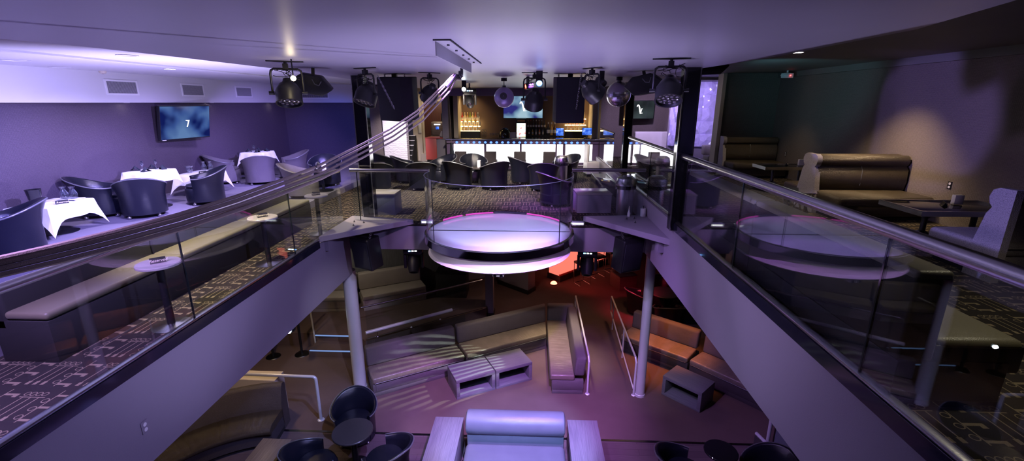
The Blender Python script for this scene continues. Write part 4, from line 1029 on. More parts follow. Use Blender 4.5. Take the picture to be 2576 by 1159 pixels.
def moving_head(label, loc, rz, tilt, s=1, group='moving head lights under the ceiling', mat='black', glow=None, roll=0):
    t = T('moving_head', label, 'stage light', loc, rz, group)
    b = MB(); b.box(-.14*s, .14*s, -.10*s, .10*s, -.10*s, -.01, .015*s); b.box(-.03, .03, -.02, .02, -.02, .02); b.ob('base', M['black'], t)
    for k, mt in enumerate(('e_blue', 'e_dot', 'e_dot')): MB().box((-.06+.045*k)*s, (-.03+.045*k)*s, -.103*s, -.099*s, -.06*s, -.045*s).ob('indicator', M[mt], t)
    b = MB(); b.box(-.12*s, .12*s, -.04*s, .04*s, -.14*s, -.10*s, .01)
    for sx in (-1, 1): b.box(sx*.125*s-.02*s, sx*.125*s+.02*s, -.045*s, .045*s, -.34*s, -.12*s, .012)
    b.ob('yoke', M['black'], t)
    X = Matrix.Translation((0, 0, -.27*s)) @ rotX(tilt)
    b = MB(); b.M = X; b.lathe([(0, .16*s), (.07*s, .155*s), (.098*s, .10*s), (.1*s, -.02*s), (.085*s, -.10*s), (.07*s, -.15*s), (.058*s, -.15*s), (.05*s, -.12*s), (0, -.12*s)], 24); hd = b.ob('head', M[mat], t, 30)
    b = MB(); b.M = X; b.lathe([(0, -.128*s), (.04*s, -.126*s), (.05*s, -.118*s)], 18); b.ob('lens', M[glow] if glow else M['chrome'], hd)
    return t
def chain(b, p, q, n, r=.004, w=.014):
    p, q = Vector(p), Vector(q); d = (q-p)/n; u = d.normalized()
    s1 = u.orthogonal().normalized(); s2 = u.cross(s1)
    for k in range(n):
        c = p+d*(k+.5); s_ = s1 if k % 2 else s2; h = d.length*.66
        pts = [c+u*h*math.cos(a)+s_*w*math.sin(a) for a in [TAU*i/10 for i in range(10)]]
        b.tube(pts, r, 5, closed=True)
def hung_speaker(label, loc, poly, z0, z1, chains, grille=None, group='black hanging loudspeakers', rot=(0, 0, 0), mat='black'):
    t = T('loudspeaker', label, 'speaker', loc, 0, group); t.rotation_euler = rot
    MB().prism(poly, z0, z1, .012).ob('cabinet', M[mat], t)
    if grille: MB().prism(grille, z0+.03, z1-.03, .004, 1).ob('grille', M['black_grille'], t)
    MB().box(-.04, .04, -.04, .04, -.075, 0).ob('ceiling_hook', M['black'], t)
    for p, q in chains:
        b = MB(); n = max(4, int((Vector(q)-Vector(p)).length/.035)); chain(b, p, q, n); b.ob('chain', M['steel'], t)
    return t
par('black par can with round lens cluster hanging at the left edge of the lowered ceiling', (*W(716, 153, z=ZC)[:2], ZC), R(24), R(-22), 1.0, .36, seed=2)
par('black par can hanging right of the mirror ball near the right black post', (*W(1690, 146, z=ZC)[:2], ZC), R(-14), R(-30), 1.0, .34, seed=3)
p = W(738, 197, y=5.30)
t = T('spot_bulb', 'bare bright warm bulb glaring at the shoulder of the left par can', 'light', (p.x, p.y, ZC))
MB().cyl((0, 0, 0), (0, 0, p.z-ZC+.03), .008, n=8).ob('socket_stem', M['black'], t); MB().sph((0, 0, p.z-ZC), .028, 14, 10).ob('bulb', M['e_warm'], t)
par('black par can facing away beside the left hanging loudspeaker', (*W(917, 170, z=ZC)[:2], ZC), R(150), R(25), 1.05, .36, seed=5, w=.16)
par('black par can left of the webbing hook, with a red indicator', (*W(1080, 182, z=ZC)[:2], ZC), R(40), R(40), .95, .32, seed=6)
par('black par can with blue light before the bar television', (*W(1345, 182, z=ZC)[:2], ZC), R(10), R(35), 1.05, .42, seed=7)
par('black par can right of the right hanging loudspeaker', (*W(1490, 170, z=ZC)[:2], ZC), R(-60), R(55), 1.0, .30, seed=8)
for px, py, z, m_ in ((1079, 210, 0, 'e_dotred'), (1352, 188, 0, 'e_blue')): pass
moving_head('grey moving head hanging before the bar header', (*W(1181, 222, z=2.6)[:2], 2.6), R(10), R(-55), 1.2, mat='steel_dark')
MB().cyl((0, 0, -.02), (0, 0, .125), .02, n=10).ob('ceiling_hanger', M['black'], bpy.data.objects['moving_head'])
# small effect spots
def effect(label, px, py, glow, rz, tilt):
    x, y = W(px, py, z=ZC)[:2]
    t = T('effect_spot', label, 'stage light', (x, y, ZC), R(rz), 'small coloured effect spots')
    b = MB(); b.box(-.05, .05, -.006, .006, -.14, 0); b.ob('bracket', M['black'], t)
    X = Matrix.Translation((0, 0, -.17)) @ rotX(R(tilt))
    b = MB(); b.M = X; b.lathe([(0, .12), (.05, .10), (.06, 0), (.055, -.06), (.048, -.06), (.045, -.03), (0, -.03)], 16); b.ob('body', M['black'], t)
    b = MB(); b.M = X; b.lathe([(0, -.04), (.044, -.035)], 14); b.ob('lens', M[glow], t)
effect('small effect spot with white and red lens left of the hanging disc ball', 1167, 203, 'e_cool', 0, -75)
effect('small effect spot glowing red in front of the bar header', 1328, 193, 'e_red', -60, -80)
effect('small effect spot glowing blue above the middle par can', 1357, 178, 'e_blue', 0, -70)
effect('small effect spot tilted beside the right hanging loudspeaker', 1515, 178, 'steel_dark', 40, -60)
# loudspeakers
x, y = W(992, 186, z=ZC)[:2]
hung_speaker('large black loudspeaker hanging left of the bar with a chain across it', (x, y, ZC), [(-.30, -.06), (.15, -.25), (.30, -.02), (.33, .22), (-.22, .3)], -.77, -.05,
             [((-.24, -.16, -.02), (.02, -.24, -.56)), ((.2, -.1, 0), (.2, -.1, -.05)), ((-.2, .1, 0), (-.2, .1, -.05))], None, rot=(R(4), 0, 0), mat='black_grille')
x, y = W(1435, 186, z=ZC)[:2]
hung_speaker('large black loudspeaker hanging right of the bar television with a dangling chain', (x, y, ZC), [(-.24, -.22), (.24, -.22), (.28, .2), (-.28, .2)], -.80, -.05,
             [((.16, -.24, -.0), (.1, -.26, -.56)), ((-.2, -.05, 0), (-.2, -.05, -.05)), ((.2, .1, 0), (.2, .1, -.05))], None, rot=(R(3), 0, 0), mat='black_grille')
def wedge(label, px, py, z, rot, s=1.0, hang=.2):
    p = W(px, py, z=z)
    t = T('wedge_speaker', label, 'speaker', p, 0, 'black wedge loudspeakers at the ceiling edge'); t.rotation_euler = rot
    b = MB(); P = [(-.38, .05), (-.2, .18), (.16, .16), (.36, -.06), (.18, -.2), (-.22, -.16)]
    b.M = Matrix.Rotation(R(90), 4, 'X'); b.prism([(a*s, c*s) for a, c in P], -.16*s, .16*s, .01); b.ob('cabinet', M['black'], t)
    bb = MB().box(-.02, .02, -.02, .02, .06, .06+hang).ob('ceiling_bracket', M['black'], t)
    MB().tube([(.0, -.17*s, .1*s), (.05*s, -.19*s, .02*s), (.12*s, -.18*s, .0), (.16*s, -.17*s, .08*s)], .006, 6).ob('cable', M['leather_piping'], t)
wedge('black wedge loudspeaker right of the left par can', 788, 211, 2.50, (R(8), R(6), R(18)), .72, .15)
wedge('black wedge loudspeaker under the ceiling edge right of the right black post', 1790, 166, 2.80, (R(0), R(-8), R(-20)), .7, .12)
wedge('black wedge loudspeaker behind the right par can over the lounge', 1625, 212, 2.52, (R(0), R(-14), R(-30)), .8, .14)
# mirror balls
def ball(label, px, py, r, z, mt='mirror'):
    p = W(px, py, z=z)
    t = T('mirror_ball', label, 'mirror ball', (p.x, p.y, z), 0, 'hanging mirror balls')
    MB().sph((0, 0, 0), r, 40, 24).ob('ball', M[mt], t, 2 if mt == 'mirror' else 40)
    MB().cyl((0, 0, r*.97), (0, 0, r+.03), .04, n=16).ob('cap', M['steel_dark'], t)
    b = MB().cyl((0, 0, r), (0, 0, ZC-z-.05), .008, n=8); b.cyl((0, 0, ZC-z-.06), (0, 0, ZC-z), .06, n=12); b.ob('motor_hanger', M['black'], t)
ball('large mirror ball hanging right of the right loudspeaker', 1556, 237, .235, 2.405)
x = W(1268, 245, z=2.33)
ball('violet-lit mirror ball hanging before the bar television', 1268, 245, .20, 2.35, 'mirror_violet')
MB().cyl((0, -.17, .02), (0, -.198, .024), .07, n=20).ob('dark_reflection_disc', M['steel_dark'], bpy.data.objects['mirror_ball.001'])  # dark disc standing in for the reflection at the ball's centre
# ceiling hook and webbing
t = T('hook_plate', 'long grey angle plate bolted to the ceiling with a black hook', 'plate', (-.77, 3.75, ZC))
MB().box(0, .13, 0, 2.2, -.008, 0).ob('flange', M['grey_plate'], t)
MB().prism([(0, .06), (.008, .06), (.008, 2.2), (0, 2.2)], -.115, -.006).ob('web', M['grey_plate'], t)
b = MB(); b.box(-.004, .134, -.006, .006, -.01, 0); b.box(.124, .136, 0, 2.2, -.010, .0); b.ob('edge_seal', M['black_matte'], t)
for k in range(5): MB().cyl((.07, .25+.42*k, -.02), (.07, .25+.42*k, -.006), .013, n=6).ob('bolt', M['steel_dark'], t)
hp = W(1160, 158, x=-.785); hy = hp.y-3.75
pts = [(-.015, hy+.05, -.06), (-.02, hy+.06, -.10), (-.02, hy+.06, -.145), (-.02, hy+.03, -.185), (-.02, hy-.03, -.195), (-.02, hy-.085, -.175), (-.02, hy-.1, -.145)]
MB().tube(pts, [.016, .016, .018, .02, .019, .016, .012], 10).ob('hook', M['black_gloss'], t)
A = Vector((-.79, 3.75+hy, 2.53)); E_ = Vector((-3.44, 2.55, 0)); dirv = Vector((E_.x-A.x, E_.y-A.y, 0)); nrm = Vector((dirv.y, -dirv.x, 0)).normalized()
def onplane(px, py):
    o = Vector((0, 0, 2.25)); d = (W(px, py, z=0)-o); return o+d*((A-o).dot(nrm)/d.dot(nrm))
mid = [onplane(*q) for q in ((1143, 190), (1120, 218), (1052, 287), (985, 333), (900, 378), (800, 428), (700, 466), (600, 503), (450, 551), (300, 591), (150, 628), (0, 662))]
last = mid[-1]+(mid[-1]-mid[-2])*1.2
t = T('webbing_straps', 'grey webbing straps pulled from the ceiling hook down to the left', 'straps', (0, 0, 0))
Pm = [A+Vector((0, 0, -.02))]+mid+[last]
N = len(Pm)
for k, off in enumerate((-.066, -.034, -.002, .032)):
    pts, rr = [], []
    for i, p in enumerate(Pm):
        u = i/(N-1); sp = .3+.9*min(1, u*5)-.2*max(0, u-.4)
        d = (Pm[min(i+1, N-1)]-Pm[max(i-1, 0)]).normalized(); up = nrm.cross(d); up = up if up.z > 0 else -up
        pts.append(p+up*off*sp+nrm*(.012*((k % 3)-1)*sp)); rr.append(.0085 if u < .3 else .0085+.0105*min(1, (u-.3)*2.2))
    b = MB().tube(pts, rr, 8); b.ob('strap', M['rope'], t)
b = MB()
for i in range(2): b.tube([Pm[0]+Vector((0, 0, .02)), Pm[1]+nrm*.03*(i*2-1), Pm[2]+nrm*.02*(i*2-1)], [.014, .02, .018], 8)
b.ob('hanging_sleeve', M['black'], t)
MB().torus(mid[5]+Vector((0, 0, .04)), .03, .008, 16, 6, 'x').ob('ring', M['steel'], t)
# loudspeakers and fixtures hung below the balcony corners
def lowspk(label, c, rz, CH):
    t = T('loudspeaker', label, 'speaker', c, rz, 'loudspeakers under the corner shelves')
    b = MB(); b.prism([(-.23, -.17), (.23, -.17), (.17, .2), (-.17, .2)], -.62, 0, .03, 3)
    for v in b.b.verts:
        if v.co.z < -.3: v.co.y += .06
    b.ob('cabinet', M['black'], t)
    b = MB(); b.prism([(-.2, -.182), (.2, -.182), (.2, -.16), (-.2, -.16)], -.58, -.06, .008)
    for v in b.b.verts:
        if v.co.z < -.3: v.co.y += .06
    gr = b.ob('grille', M['black_grille'], t)
    MB().box(-.03, .03, -.125, -.12, -.52, -.505).ob('badge', M['steel'], gr)
    for sx in (-1, 1):
        b = MB(); chain(b, (sx*.16, -.05, -.02), (sx*.17, .0, CH), 6, .006, .018); b.ob('chain', M['steel'], t)
    MB().box(-.1, .1, -.05, .05, -.005, .012, .006).ob('handle', M['black_matte'], t)
lowspk('black loudspeaker hung by chains under the left corner shelf', (*W(918, 598, y=7.95)[:2], -.13), R(-26), .118)
lowspk('black loudspeaker hung by chains under the right corner shelf', (*W(1583, 590, y=7.85)[:2], -.06), R(28), .135)
for lb, px in (('moving head light hanging under the far beam left of the round stage', 1040), ('moving head light hanging under the far beam right of the round stage', 1478)):
    p = W(px, 632, y=8.6); moving_head(lb, (p.x, 8.6, -.5), R(8 if px < 1200 else -5), R(-35), 1.35, 'moving head lights below the balcony')
def projector(label, loc, rz):
    t = T('security_camera', label, 'camera', loc, rz, 'white cameras under the round stage')
    MB().box(-.09, .09, -.06, .06, -.075, -.02, .02, 3).ob('body', M['white_plastic'], t); MB().cyl((0, 0, -.03), (0, 0, -.001), .03, n=14).ob('mount', M['white_plastic'], t)
    for sx in (-1, 1):
        MB().cyl((sx*.05, -.065, -.05), (sx*.05, -.055, -.05), .026, n=18).ob('lens', M['black_gloss'], t)
projector('white twin-lens camera hanging under the front of the round stage', (-.50, 6.66, -.286), R(-5))
# ================================================================ lower floor
GU = 'sectional sofas on the lower floor'
mv = ('vinyl_grey', 'vinyl_seat', 'vinyl_grey')
sofa('sectional_sofa', 'grey sofa section at the left end of the angled row, caught in the patterned light', (-3.24, 8.10), (-1.47, 9.14), ZL, .74, .45, .86, .2, mv, GU, drawer=True)
sofa('sectional_sofa', 'long grey sofa section in the middle of the angled row', (-1.43, 9.165), (.415, 10.235), ZL, .74, .45, .86, .2, mv, GU, mitre=.575)
sofa('sectional_sofa', 'grey sofa section running toward the camera at the right end of the angled row', (.45, 10.95), (.45, 8.42), ZL, .70, .45, .86, .22, mv, GU, end=True)
sofa('sectional_sofa', 'dark sofa section behind the right column with orange-lit seat', (2.24, 10.25), (3.53, 9.2), ZL, .74, .45, .86, .2, ('suede_dark', 'vinyl_seat', 'vinyl_grey'), GU)
sofa('sectional_sofa', 'dark sofa section at the right, cut off by the right balcony beam', (3.56, 9.17), (4.85, 7.75), ZL, .74, .45, .86, .2, ('suede_dark', 'vinyl_seat', 'vinyl_grey'), GU)
sofa('sectional_sofa', 'beige sofa on the rear platform behind the glass ramp rail', (-4.62, 11.42), (-3.05, 12.3), ZP, .72, .45, .92, .2, ('vinyl_beige', 'vinyl_beige', 'vinyl_beige'), GU, drawer=True)
sofa('sectional_sofa', 'beige sofa on the rear platform left of the left column', (-6.5, 11.25), (-4.9, 11.42), ZP, .66, .45, .92, .2, ('vinyl_beige', 'vinyl_beige', 'vinyl_beige'), GU, drawer=True)
# box tables
def box_table(label, c, rz, L, D, h, mats=('grey_laminate', 'grey_laminate_cross'), group='open-fronted box tables'):
    t = T('box_table', label, 'table', c, rz, group)
    w = .07
    MB().box(-L/2, L/2, -D/2, D/2, h-w, h, .003).ob('table_top', M[mats[1]], t)
    MB().box(-L/2, L/2, -D/2, D/2, 0, w*.8, .003).ob('bottom_board', M[mats[1]], t)
    for sx in (-1, 1): MB().box(sx*(L/2-w/2)-w/2, sx*(L/2-w/2)+w/2, -D/2, D/2, w*.8, h-w, .002).ob('side_board', M[mats[1]], t)
    MB().box(-L/2+w, L/2-w, D/2-.02, D/2, w*.8, h-w).ob('back_board', M['black_matte'], t)
    return t
a = math.atan2(.8, 1.55)
box_table('grey wood-grain box table, left of the pair before the angled sofas', (-1.26, 8.60, ZL), R(27), .86, .64, .45)
box_table('grey wood-grain box table, right of the pair before the angled sofas', (-.47, 9.0, ZL), R(27), .86, .64, .45)
box_table('dark grey wood-grain box table before the right sofas', (3.30, 8.42, ZL), R(-45), .84, .58, .45)
def console(label, c, sx, sy, h):
    t = T('side_console', label, 'console', c, 0, 'wood-grain consoles beside the front sofa')
    MB().box(-sx, sx, -sy, sy, h-.05, h, .003).ob('top', M['grey_laminate'], t); MB().box(-sx+.006, sx-.006, -sy+.006, sy-.006, 0, h-.05, .002).ob('body', M['grey_laminate'], t)
console('grey wood-grain console at the left arm of the front sofa', (-1.40, 6.2, ZL), .25, .62, .60)
console('grey wood-grain console at the right arm of the front sofa', (.93, 6.22, ZL), .26, .62, .60)
t = T('front_sofa', 'blue-lit leather sofa with a roll back at the bottom centre', 'sofa', (-.225, 6.35, ZL))
b = MB().lathe([(0, -.82), (.15, -.82), (.185, -.8), (.195, -.77), (.195, .77), (.185, .8), (.15, .82), (0, .82)], 32); b.ob('roll_back', M['vinyl_blue'], t, loc=(0, .10, .82), rot=(0, R(90), 0))
MB().box(-.81, .81, .02, .28, .1, .8, .03).ob('back_frame', M['vinyl_blue'], t)
MB().box(-.82, .82, -1.1, .0, .26, .50, .08, 5).ob('seat_cushion', M['vinyl_blue'], t); MB().box(-.8, .8, -1.05, .2, .06, .28, .02).ob('base', M['vinyl_blue'], t)
MB().box(-.78, .78, -1.0, .2, 0, .07).ob('plinth', M['black_matte'], t)
reserved_sign('small white-lettered card on the seat of the front sofa', (-.2, 5.5, ZL+.505), 0, group='cards on the lower floor')
# trio of tub chairs round a small table
GT = 'dark tub chairs on the dance floor'
pedestal_table('cocktail_table', 'dark speckled round table between the three tub chairs', (-2.93, 6.28, ZL), .70, .33, ('dark_top', 'black', 'black'), None, .05, .22)
sc = tub_chair('tub_chair', 'black-blue tub chair behind the dark round table', (-3.18, 6.95, ZL), R(15), GT)
chair('black-blue tub chair left of the dark round table, seen from behind', -3.42, 5.86, ZL, 128, GT)
chair('black-blue tub chair right of the dark round table with a bright rim', -2.30, 6.02, ZL, -110, GT)
chair('black tub chair at the bottom right edge, left of the dark round seat', 2.42, 5.95, ZL, 100, GT)
chair('black tub chair at the bottom right edge beside the low screen', 3.64, 5.86, ZL, -60, GT)
pedestal_table('cocktail_table', 'dark round table at the bottom right between two tub chairs', (2.97, 6.0, ZL), .78, .25, ('black_gloss', 'black', 'black'), None, .05, .22)
# curved banquette, lower left
t = T('curved_banquette', 'brown curved banquette with ruched bronze seat at the lower left', 'sofa', (-4.35, 5.0, ZL))
a0, a1 = R(97), R(215); n = 48
def arc(prof, name, mat, wr=0, bumps=0):
    b = MB()
    G = []
    for i in range(n*2+1):
        a = a0+(a1-a0)*i/(n*2); ca, sa = math.cos(a), math.sin(a)
        ws = wr*(math.sin(i*2.1)+.6*math.sin(i*3.7+1)) if wr else 0
        G.append([b.v((r*ca, r*sa, z+(ws if k in wtop else 0))) for k, (r, z) in enumerate(prof)])
    for A_, B_ in zip(G, G[1:]):
        for j in range(len(prof)): b.f([A_[j], B_[j], B_[(j+1) % len(prof)], A_[(j+1) % len(prof)]])
    b.f(G[0]); b.f(G[-1][::-1]); return b.ob(name, M[mat], t, 60)
wtop = (2, 3, 4)
arc([(1.60, .30), (1.575, .33), (1.58, .40), (1.66, .455), (2.0, .45), (2.14, .44), (2.14, .30)], 'seat_cushion', 'leather_brown', .010)
wtop = ()
arc([(1.62, .08), (1.62, .31), (2.14, .31), (2.14, .08)], 'base', 'suede_dark')
arc([(2.10, .30), (2.12, .55), (2.20, .84), (2.25, .90), (2.32, .90), (2.37, .85), (2.38, 0), (2.14, 0)], 'backrest', 'suede_brown')
wtop = (); arc([(1.66, 0), (1.66, .09), (2.12, .09), (2.12, 0)], 'plinth', 'black_matte')
box_table('brown wood-grain low table inside the curved banquette', (-4.23, 5.70, ZL), R(90), 1.15, .5, .5, ('brown_laminate', 'brown_laminate'), None)
struct(MB().box(-7.5, -4.86, 7.40, 7.72, ZL, -2.86).ob('wall_ledge', M['cream']))
# rails
def pipe_rail(name, label, pts, r, mat='galv', group=None, feet=()):
    t = T(name, label, 'railing', (0, 0, 0), 0, group)
    MB().tube(pts, r, 12).ob('pipe', M[mat], t)
    for f in feet: MB().lathe([(0, .015), (r*1.6, .014), (r*2.2, 0), (0, 0)], 18, f).ob('floor_flange', M[mat], t)
    return t
def bent(a, b_, c, k=.07):
    """corner a-b-c with the bend rounded"""
    a, b_, c = Vector(a), Vector(b_), Vector(c); p = b_+(a-b_).normalized()*k; q = b_+(c-b_).normalized()*k
    return [a, p]+[p*(1-u)**2+b_*2*u*(1-u)+q*u*u for u in (.25, .5, .75)]+[q, c]
GR = 'painted pipe rails on the lower floor'
pipe_rail('pipe_rail', 'white pipe rail behind the curved banquette', bent((-5.9, 7.44, ZL+.95), (-4.05, 7.40, ZL+.95), (-4.05, 7.40, ZL)), .03, 'galv', GR, [(-4.05, 7.40, ZL)])
def ramp_rail(label, x, mid):
    t = T('ramp_rail', label, 'railing', (x, 8.45, ZL), 0, GR)
    b = MB(); b.tube([(0, 0, 0), (0, -.02, .78), (0, .05, .86), (0, 3.05, .9), (0, 3.1, .82), (0, 3.05, .5)], .022, 10); b.ob('rail', M['galv'], t)
    if mid: MB().tube([(0, .05, .12), (0, 3.05, .45)], .018, 10).ob('lower_rail', M['galv'], t); 
    for y, z0 in ((1.3, .1), (2.7, .1)): MB().cyl((0, y, 0 if not mid else .1), (0, y, .88), .018, n=10).ob('baluster', M['galv'], t)
    for y in (0,): MB().lathe([(0, .015), (.035, .014), (.05, 0), (0, 0)], 18, (0, y, 0)).ob('floor_flange', M['galv'], t)
ramp_rail('violet-lit pipe rail along the right end of the angled sofas', 1.23, False)
ramp_rail('violet-lit pipe rail with lower bar left of the right column', 2.20, True)
# glass ramp rail on the platform and hand rail
t = T('glass_ramp_rail', 'glass panel with thin top rail along the platform ramp', 'railing', (-4.05, 9.83, ZP))
d = Vector((-1.34+4.05, 11.72-9.83, 0)); L = d.length; t.rotation_euler = (0, 0, math.atan2(d.y, d.x))
MB().box(.1, L, -.006, .006, .02, .86).ob('glass_pane', M['glass'], t); MB().tube([(0, 0, .88), (L, 0, .88)], .022, 10).ob('top_rail', M['steel'], t); MB().box(.05, L, -.015, .015, 0, .03).ob('base_channel', M['steel'], t)
t = T('ramp_handrail', 'thick steel handrail on round standoffs before the glass ramp panel', 'railing', (0, 0, 0))
P0, P1 = Vector((-3.74, 9.22, -2.80)), Vector((-1.98, 10.50, -2.80)); dn = (P1-P0)
MB().tube([P0, P1], .042, 14).ob('rail', M['galv'], t); MB().tube([P0+Vector((.05, .08, -.03)), P1+dn*.05+Vector((.05, .08, -.03))], .018, 10).ob('inner_rail', M['steel'], t)
for u in (.12, .5, .85):
    q = P0+dn*u; b = MB().cyl(q, q+Vector((0, 0, -.16)), .008, n=8); b.sph(q+Vector((0, 0, -.18)), .035, 14, 10); b.ob('standoff', M['steel'], t)
MB().prism([(P0.x, P0.y), (P1.x+.3, P1.y+.2), (P1.x+.3, P1.y+.212), (P0.x, P0.y+.012)], ZL, -3.0).ob('glass_panel', M['glass_edge'], t)
# columns
def column(label, x, y, r, z1):
    t = T('column', label, 'column', (x, y, ZL), 0, 'grey painted round columns')
    MB().cyl((0, 0, 0), (0, 0, z1-ZL), r, n=36).ob('shaft', M['galv'], t); MB().lathe([(r+.012, 0), (r+.012, .05), (r, .06)], 36).ob('collar', M['galv'], t)
column('thick pale grey round column under the left corner of the balcony', -3.66, 8.46, .132, -.99)
column('slimmer pale grey round column under the right corner of the balcony', 2.33, 8.45, .095, -.5)
# rear right: red-lit bar, lamp, table, stools
t = T('red_bar_front', 'red glowing bar front at the rear of the lower floor', 'bar', (1.0, 14.75, ZL), math.atan2(.95, .95))
MB().box(0, 2.6, 0, .5, .2, 1.05).ob('light_panel', M['e_redpanel'], t); MB().box(-.03, 2.7, -.05, .55, 0, .2).ob('plinth', M['black_matte'], t); MB().box(-.05, 2.7, -.12, .6, 1.05, 1.12, .01).ob('counter_top', M['black_gloss'], t)
MB().box(-.02, 2.65, -.03, .02, .2, .26).ob('ledge', M['red_laminate'], t)
t = T('floor_lamp', 'small round floor lamp glowing red on the carpet', 'lamp', (*W(1393, 714, z=ZL)[:2], ZL))
MB().lathe([(.13, 0), (.13, .02), (0, .02)], 24).ob('base', M['black'], t); MB().lathe([(.115, .02), (.10, .06), (.05, .095), (0, .10)], 24).ob('glowing_dome', M['e_red'], t)
def bstool(label, x, y, rz):
    t = T('wire_stool', label, 'stool', (x, y, ZL), R(rz), 'wire-legged bar stools at the red bar')
    b = MB()
    for sx in (-1, 1):
        b.tube([(sx*.2, -.2, .72), (sx*.2, -.2, .01), (sx*.2, .2, .01), (sx*.2, .2, .72)], .012, 6)
    b.tube([(-.2, -.2, .25), (.2, -.2, .25)], .012, 6); b.tube([(-.2, .2, .01), (.2, .2, .01)], .012, 6); b.ob('wire_legs', M['steel'], t)
    MB().box(-.22, .22, -.22, .22, .72, .80, .02).ob('seat', M['black'], t)
bstool('wire-legged bar stool nearest in front of the red bar front', 1.75, 14.6, 30); bstool('wire-legged bar stool second in front of the red bar front', 2.35, 15.3, 30); bstool('wire-legged bar stool farthest at the red bar front', 2.95, 15.9, 30)
pedestal_table('cocktail_table', 'violet-topped round table behind the right column', (3.85, 12.3, ZL), .72, .42, ('dark_top', 'black', 'black'), None, .06, .3)
for lb, x, y, rz in (('red-edged tub chair left of the violet-topped round table', 3.2, 12.45, 110), ('red-backed tub chair behind the violet-topped round table', 4.0, 13.1, 0), ('black tub chair before the violet-topped round table', 3.75, 11.55, 180), ('black tub chair right of the violet-topped round table', 4.45, 12.0, -90)):
    chair(lb, x, y, ZL, rz, 'tub chairs round the violet-topped table')
crate('side_cabinet', 'dark brown cube table behind the right hanging loudspeaker', (3.1, 14.4, ZL), .32, .32, .5, R(20), 'brown_laminate', 'dark_top', 'cabinet')
t = T('dark_cabinet', 'black cabinet beside the rear pier at the end of the ramp', 'cabinet', (-2.35, 12.75, ZP))
MB().box(-.45, .45, -.3, .3, 0, .75, .01).ob('body', M['black_matte'], t); MB().box(-.46, .46, -.31, .31, .75, .79, .006).ob('top', M['black_gloss'], t)
# platform left: post rail, stanchions, lamp
pipe_rail('pipe_rail', 'thin pale post at the platform edge left of the steps', [(-5.42, 10.12, ZL), (-5.45, 10.12, -2.55), (-5.45, 10.6, -2.5), (-5.45, 11.1, -2.5)], .022, 'galv', GR)
def stanchion(label, px, py):
    p = W(px, py, z=ZL); t = T('stanchion', label, 'stanchion', (p.x, p.y, ZL), 0, 'black rope stanchions')
    MB().lathe([(0, .03), (.05, .028), (.16, .012), (.17, 0), (0, 0)], 28).ob('base', M['steel_dark'], t); MB().cyl((0, 0, .02), (0, 0, .98), .03, n=14).ob('post', M['black'], t); MB().lathe([(0, 1.02), (.04, 1.01), (.045, .97), (0, .96)], 18).ob('cap', M['black'], t)
stanchion('black stanchion with round base near the platform steps', 760, 890); stanchion('black stanchion half hidden by the left balcony beam', 688, 896)
p = W(727, 834, y=9.0)
t = T('effect_spot', 'small cool white effect spot glaring under the left balcony beam', 'stage light', p)
MB().sph((0, 0, 0), .042, 14, 10).ob('lens', M['e_cool'], t); MB().box(-.05, .05, .04, .2, -.05, .05, .01).ob('body', M['black'], t); MB().cyl((0, .12, .05), (0, .12, -1.0-p.z), .012, n=8).ob('bracket', M['black'], t)
# lower right barrier
t = T('barrier_rail', 'dark rail with metal cap and post at the bottom right', 'railing', (0, 0, ZL))
MB().tube([(3.95, 6.86, .42), (4.30, 5.4, .42)], .03, 8).ob('cap_rail', M['galv'], t); MB().prism([(3.98, 6.84), (4.33, 5.4), (4.27, 5.4), (3.92, 6.84)], 0, .40).ob('rail_panel', M['suede_dark'], t)
MB().cyl((4.1, 6.75, .2), (4.1, 6.75, 1.3), .03, n=12).ob('post', M['galv'], t)
t = T('barrier_screen', 'navy fabric screen standing behind the bottom right rail', 'screen', (0, 0, ZL))
MB().prism([(4.18, 6.72), (4.5, 5.5), (4.54, 5.52), (4.22, 6.74)], .1, 1.1).ob('fabric', M['vinyl_blue'], t)
b = MB()
for x, y in ((4.2, 6.73), (4.52, 5.51)): b.box(x-.02, x+.02, y-.02, y+.02, 0, 1.12)
b.ob('frame', M['steel_dark'], t)
# ================================================================ light
wd = bpy.data.worlds.new('world'); SC.world = wd; wd.use_nodes = True
wd.node_tree.nodes['Background'].inputs[0].default_value = (.02, .018, .03, 1); wd.node_tree.nodes['Background'].inputs[1].default_value = 1
def spot(name, loc, aim, col, P, size=60, blend=.4, r=.08):
    l = bpy.data.lights.new(name, 'SPOT'); l.energy = P; l.color = col; l.spot_size = R(size); l.spot_blend = blend; l.shadow_soft_size = r
    o = bpy.data.objects.new(name, l); COL.objects.link(o); o.location = loc
    o.rotation_euler = (Vector(aim)-Vector(loc)).to_track_quat('-Z', 'Y').to_euler(); return o
def point(name, loc, col, P, r=.1):
    l = bpy.data.lights.new(name, 'POINT'); l.energy = P; l.color = col; l.shadow_soft_size = r
    o = bpy.data.objects.new(name, l); COL.objects.link(o); o.location = loc; return o
VIO, BLU, PUR, WRM, RED = (.42, .30, 1.0), (.22, .25, 1.0), (.55, .28, 1.0), (1.0, .70, .38), (1.0, .06, .05)
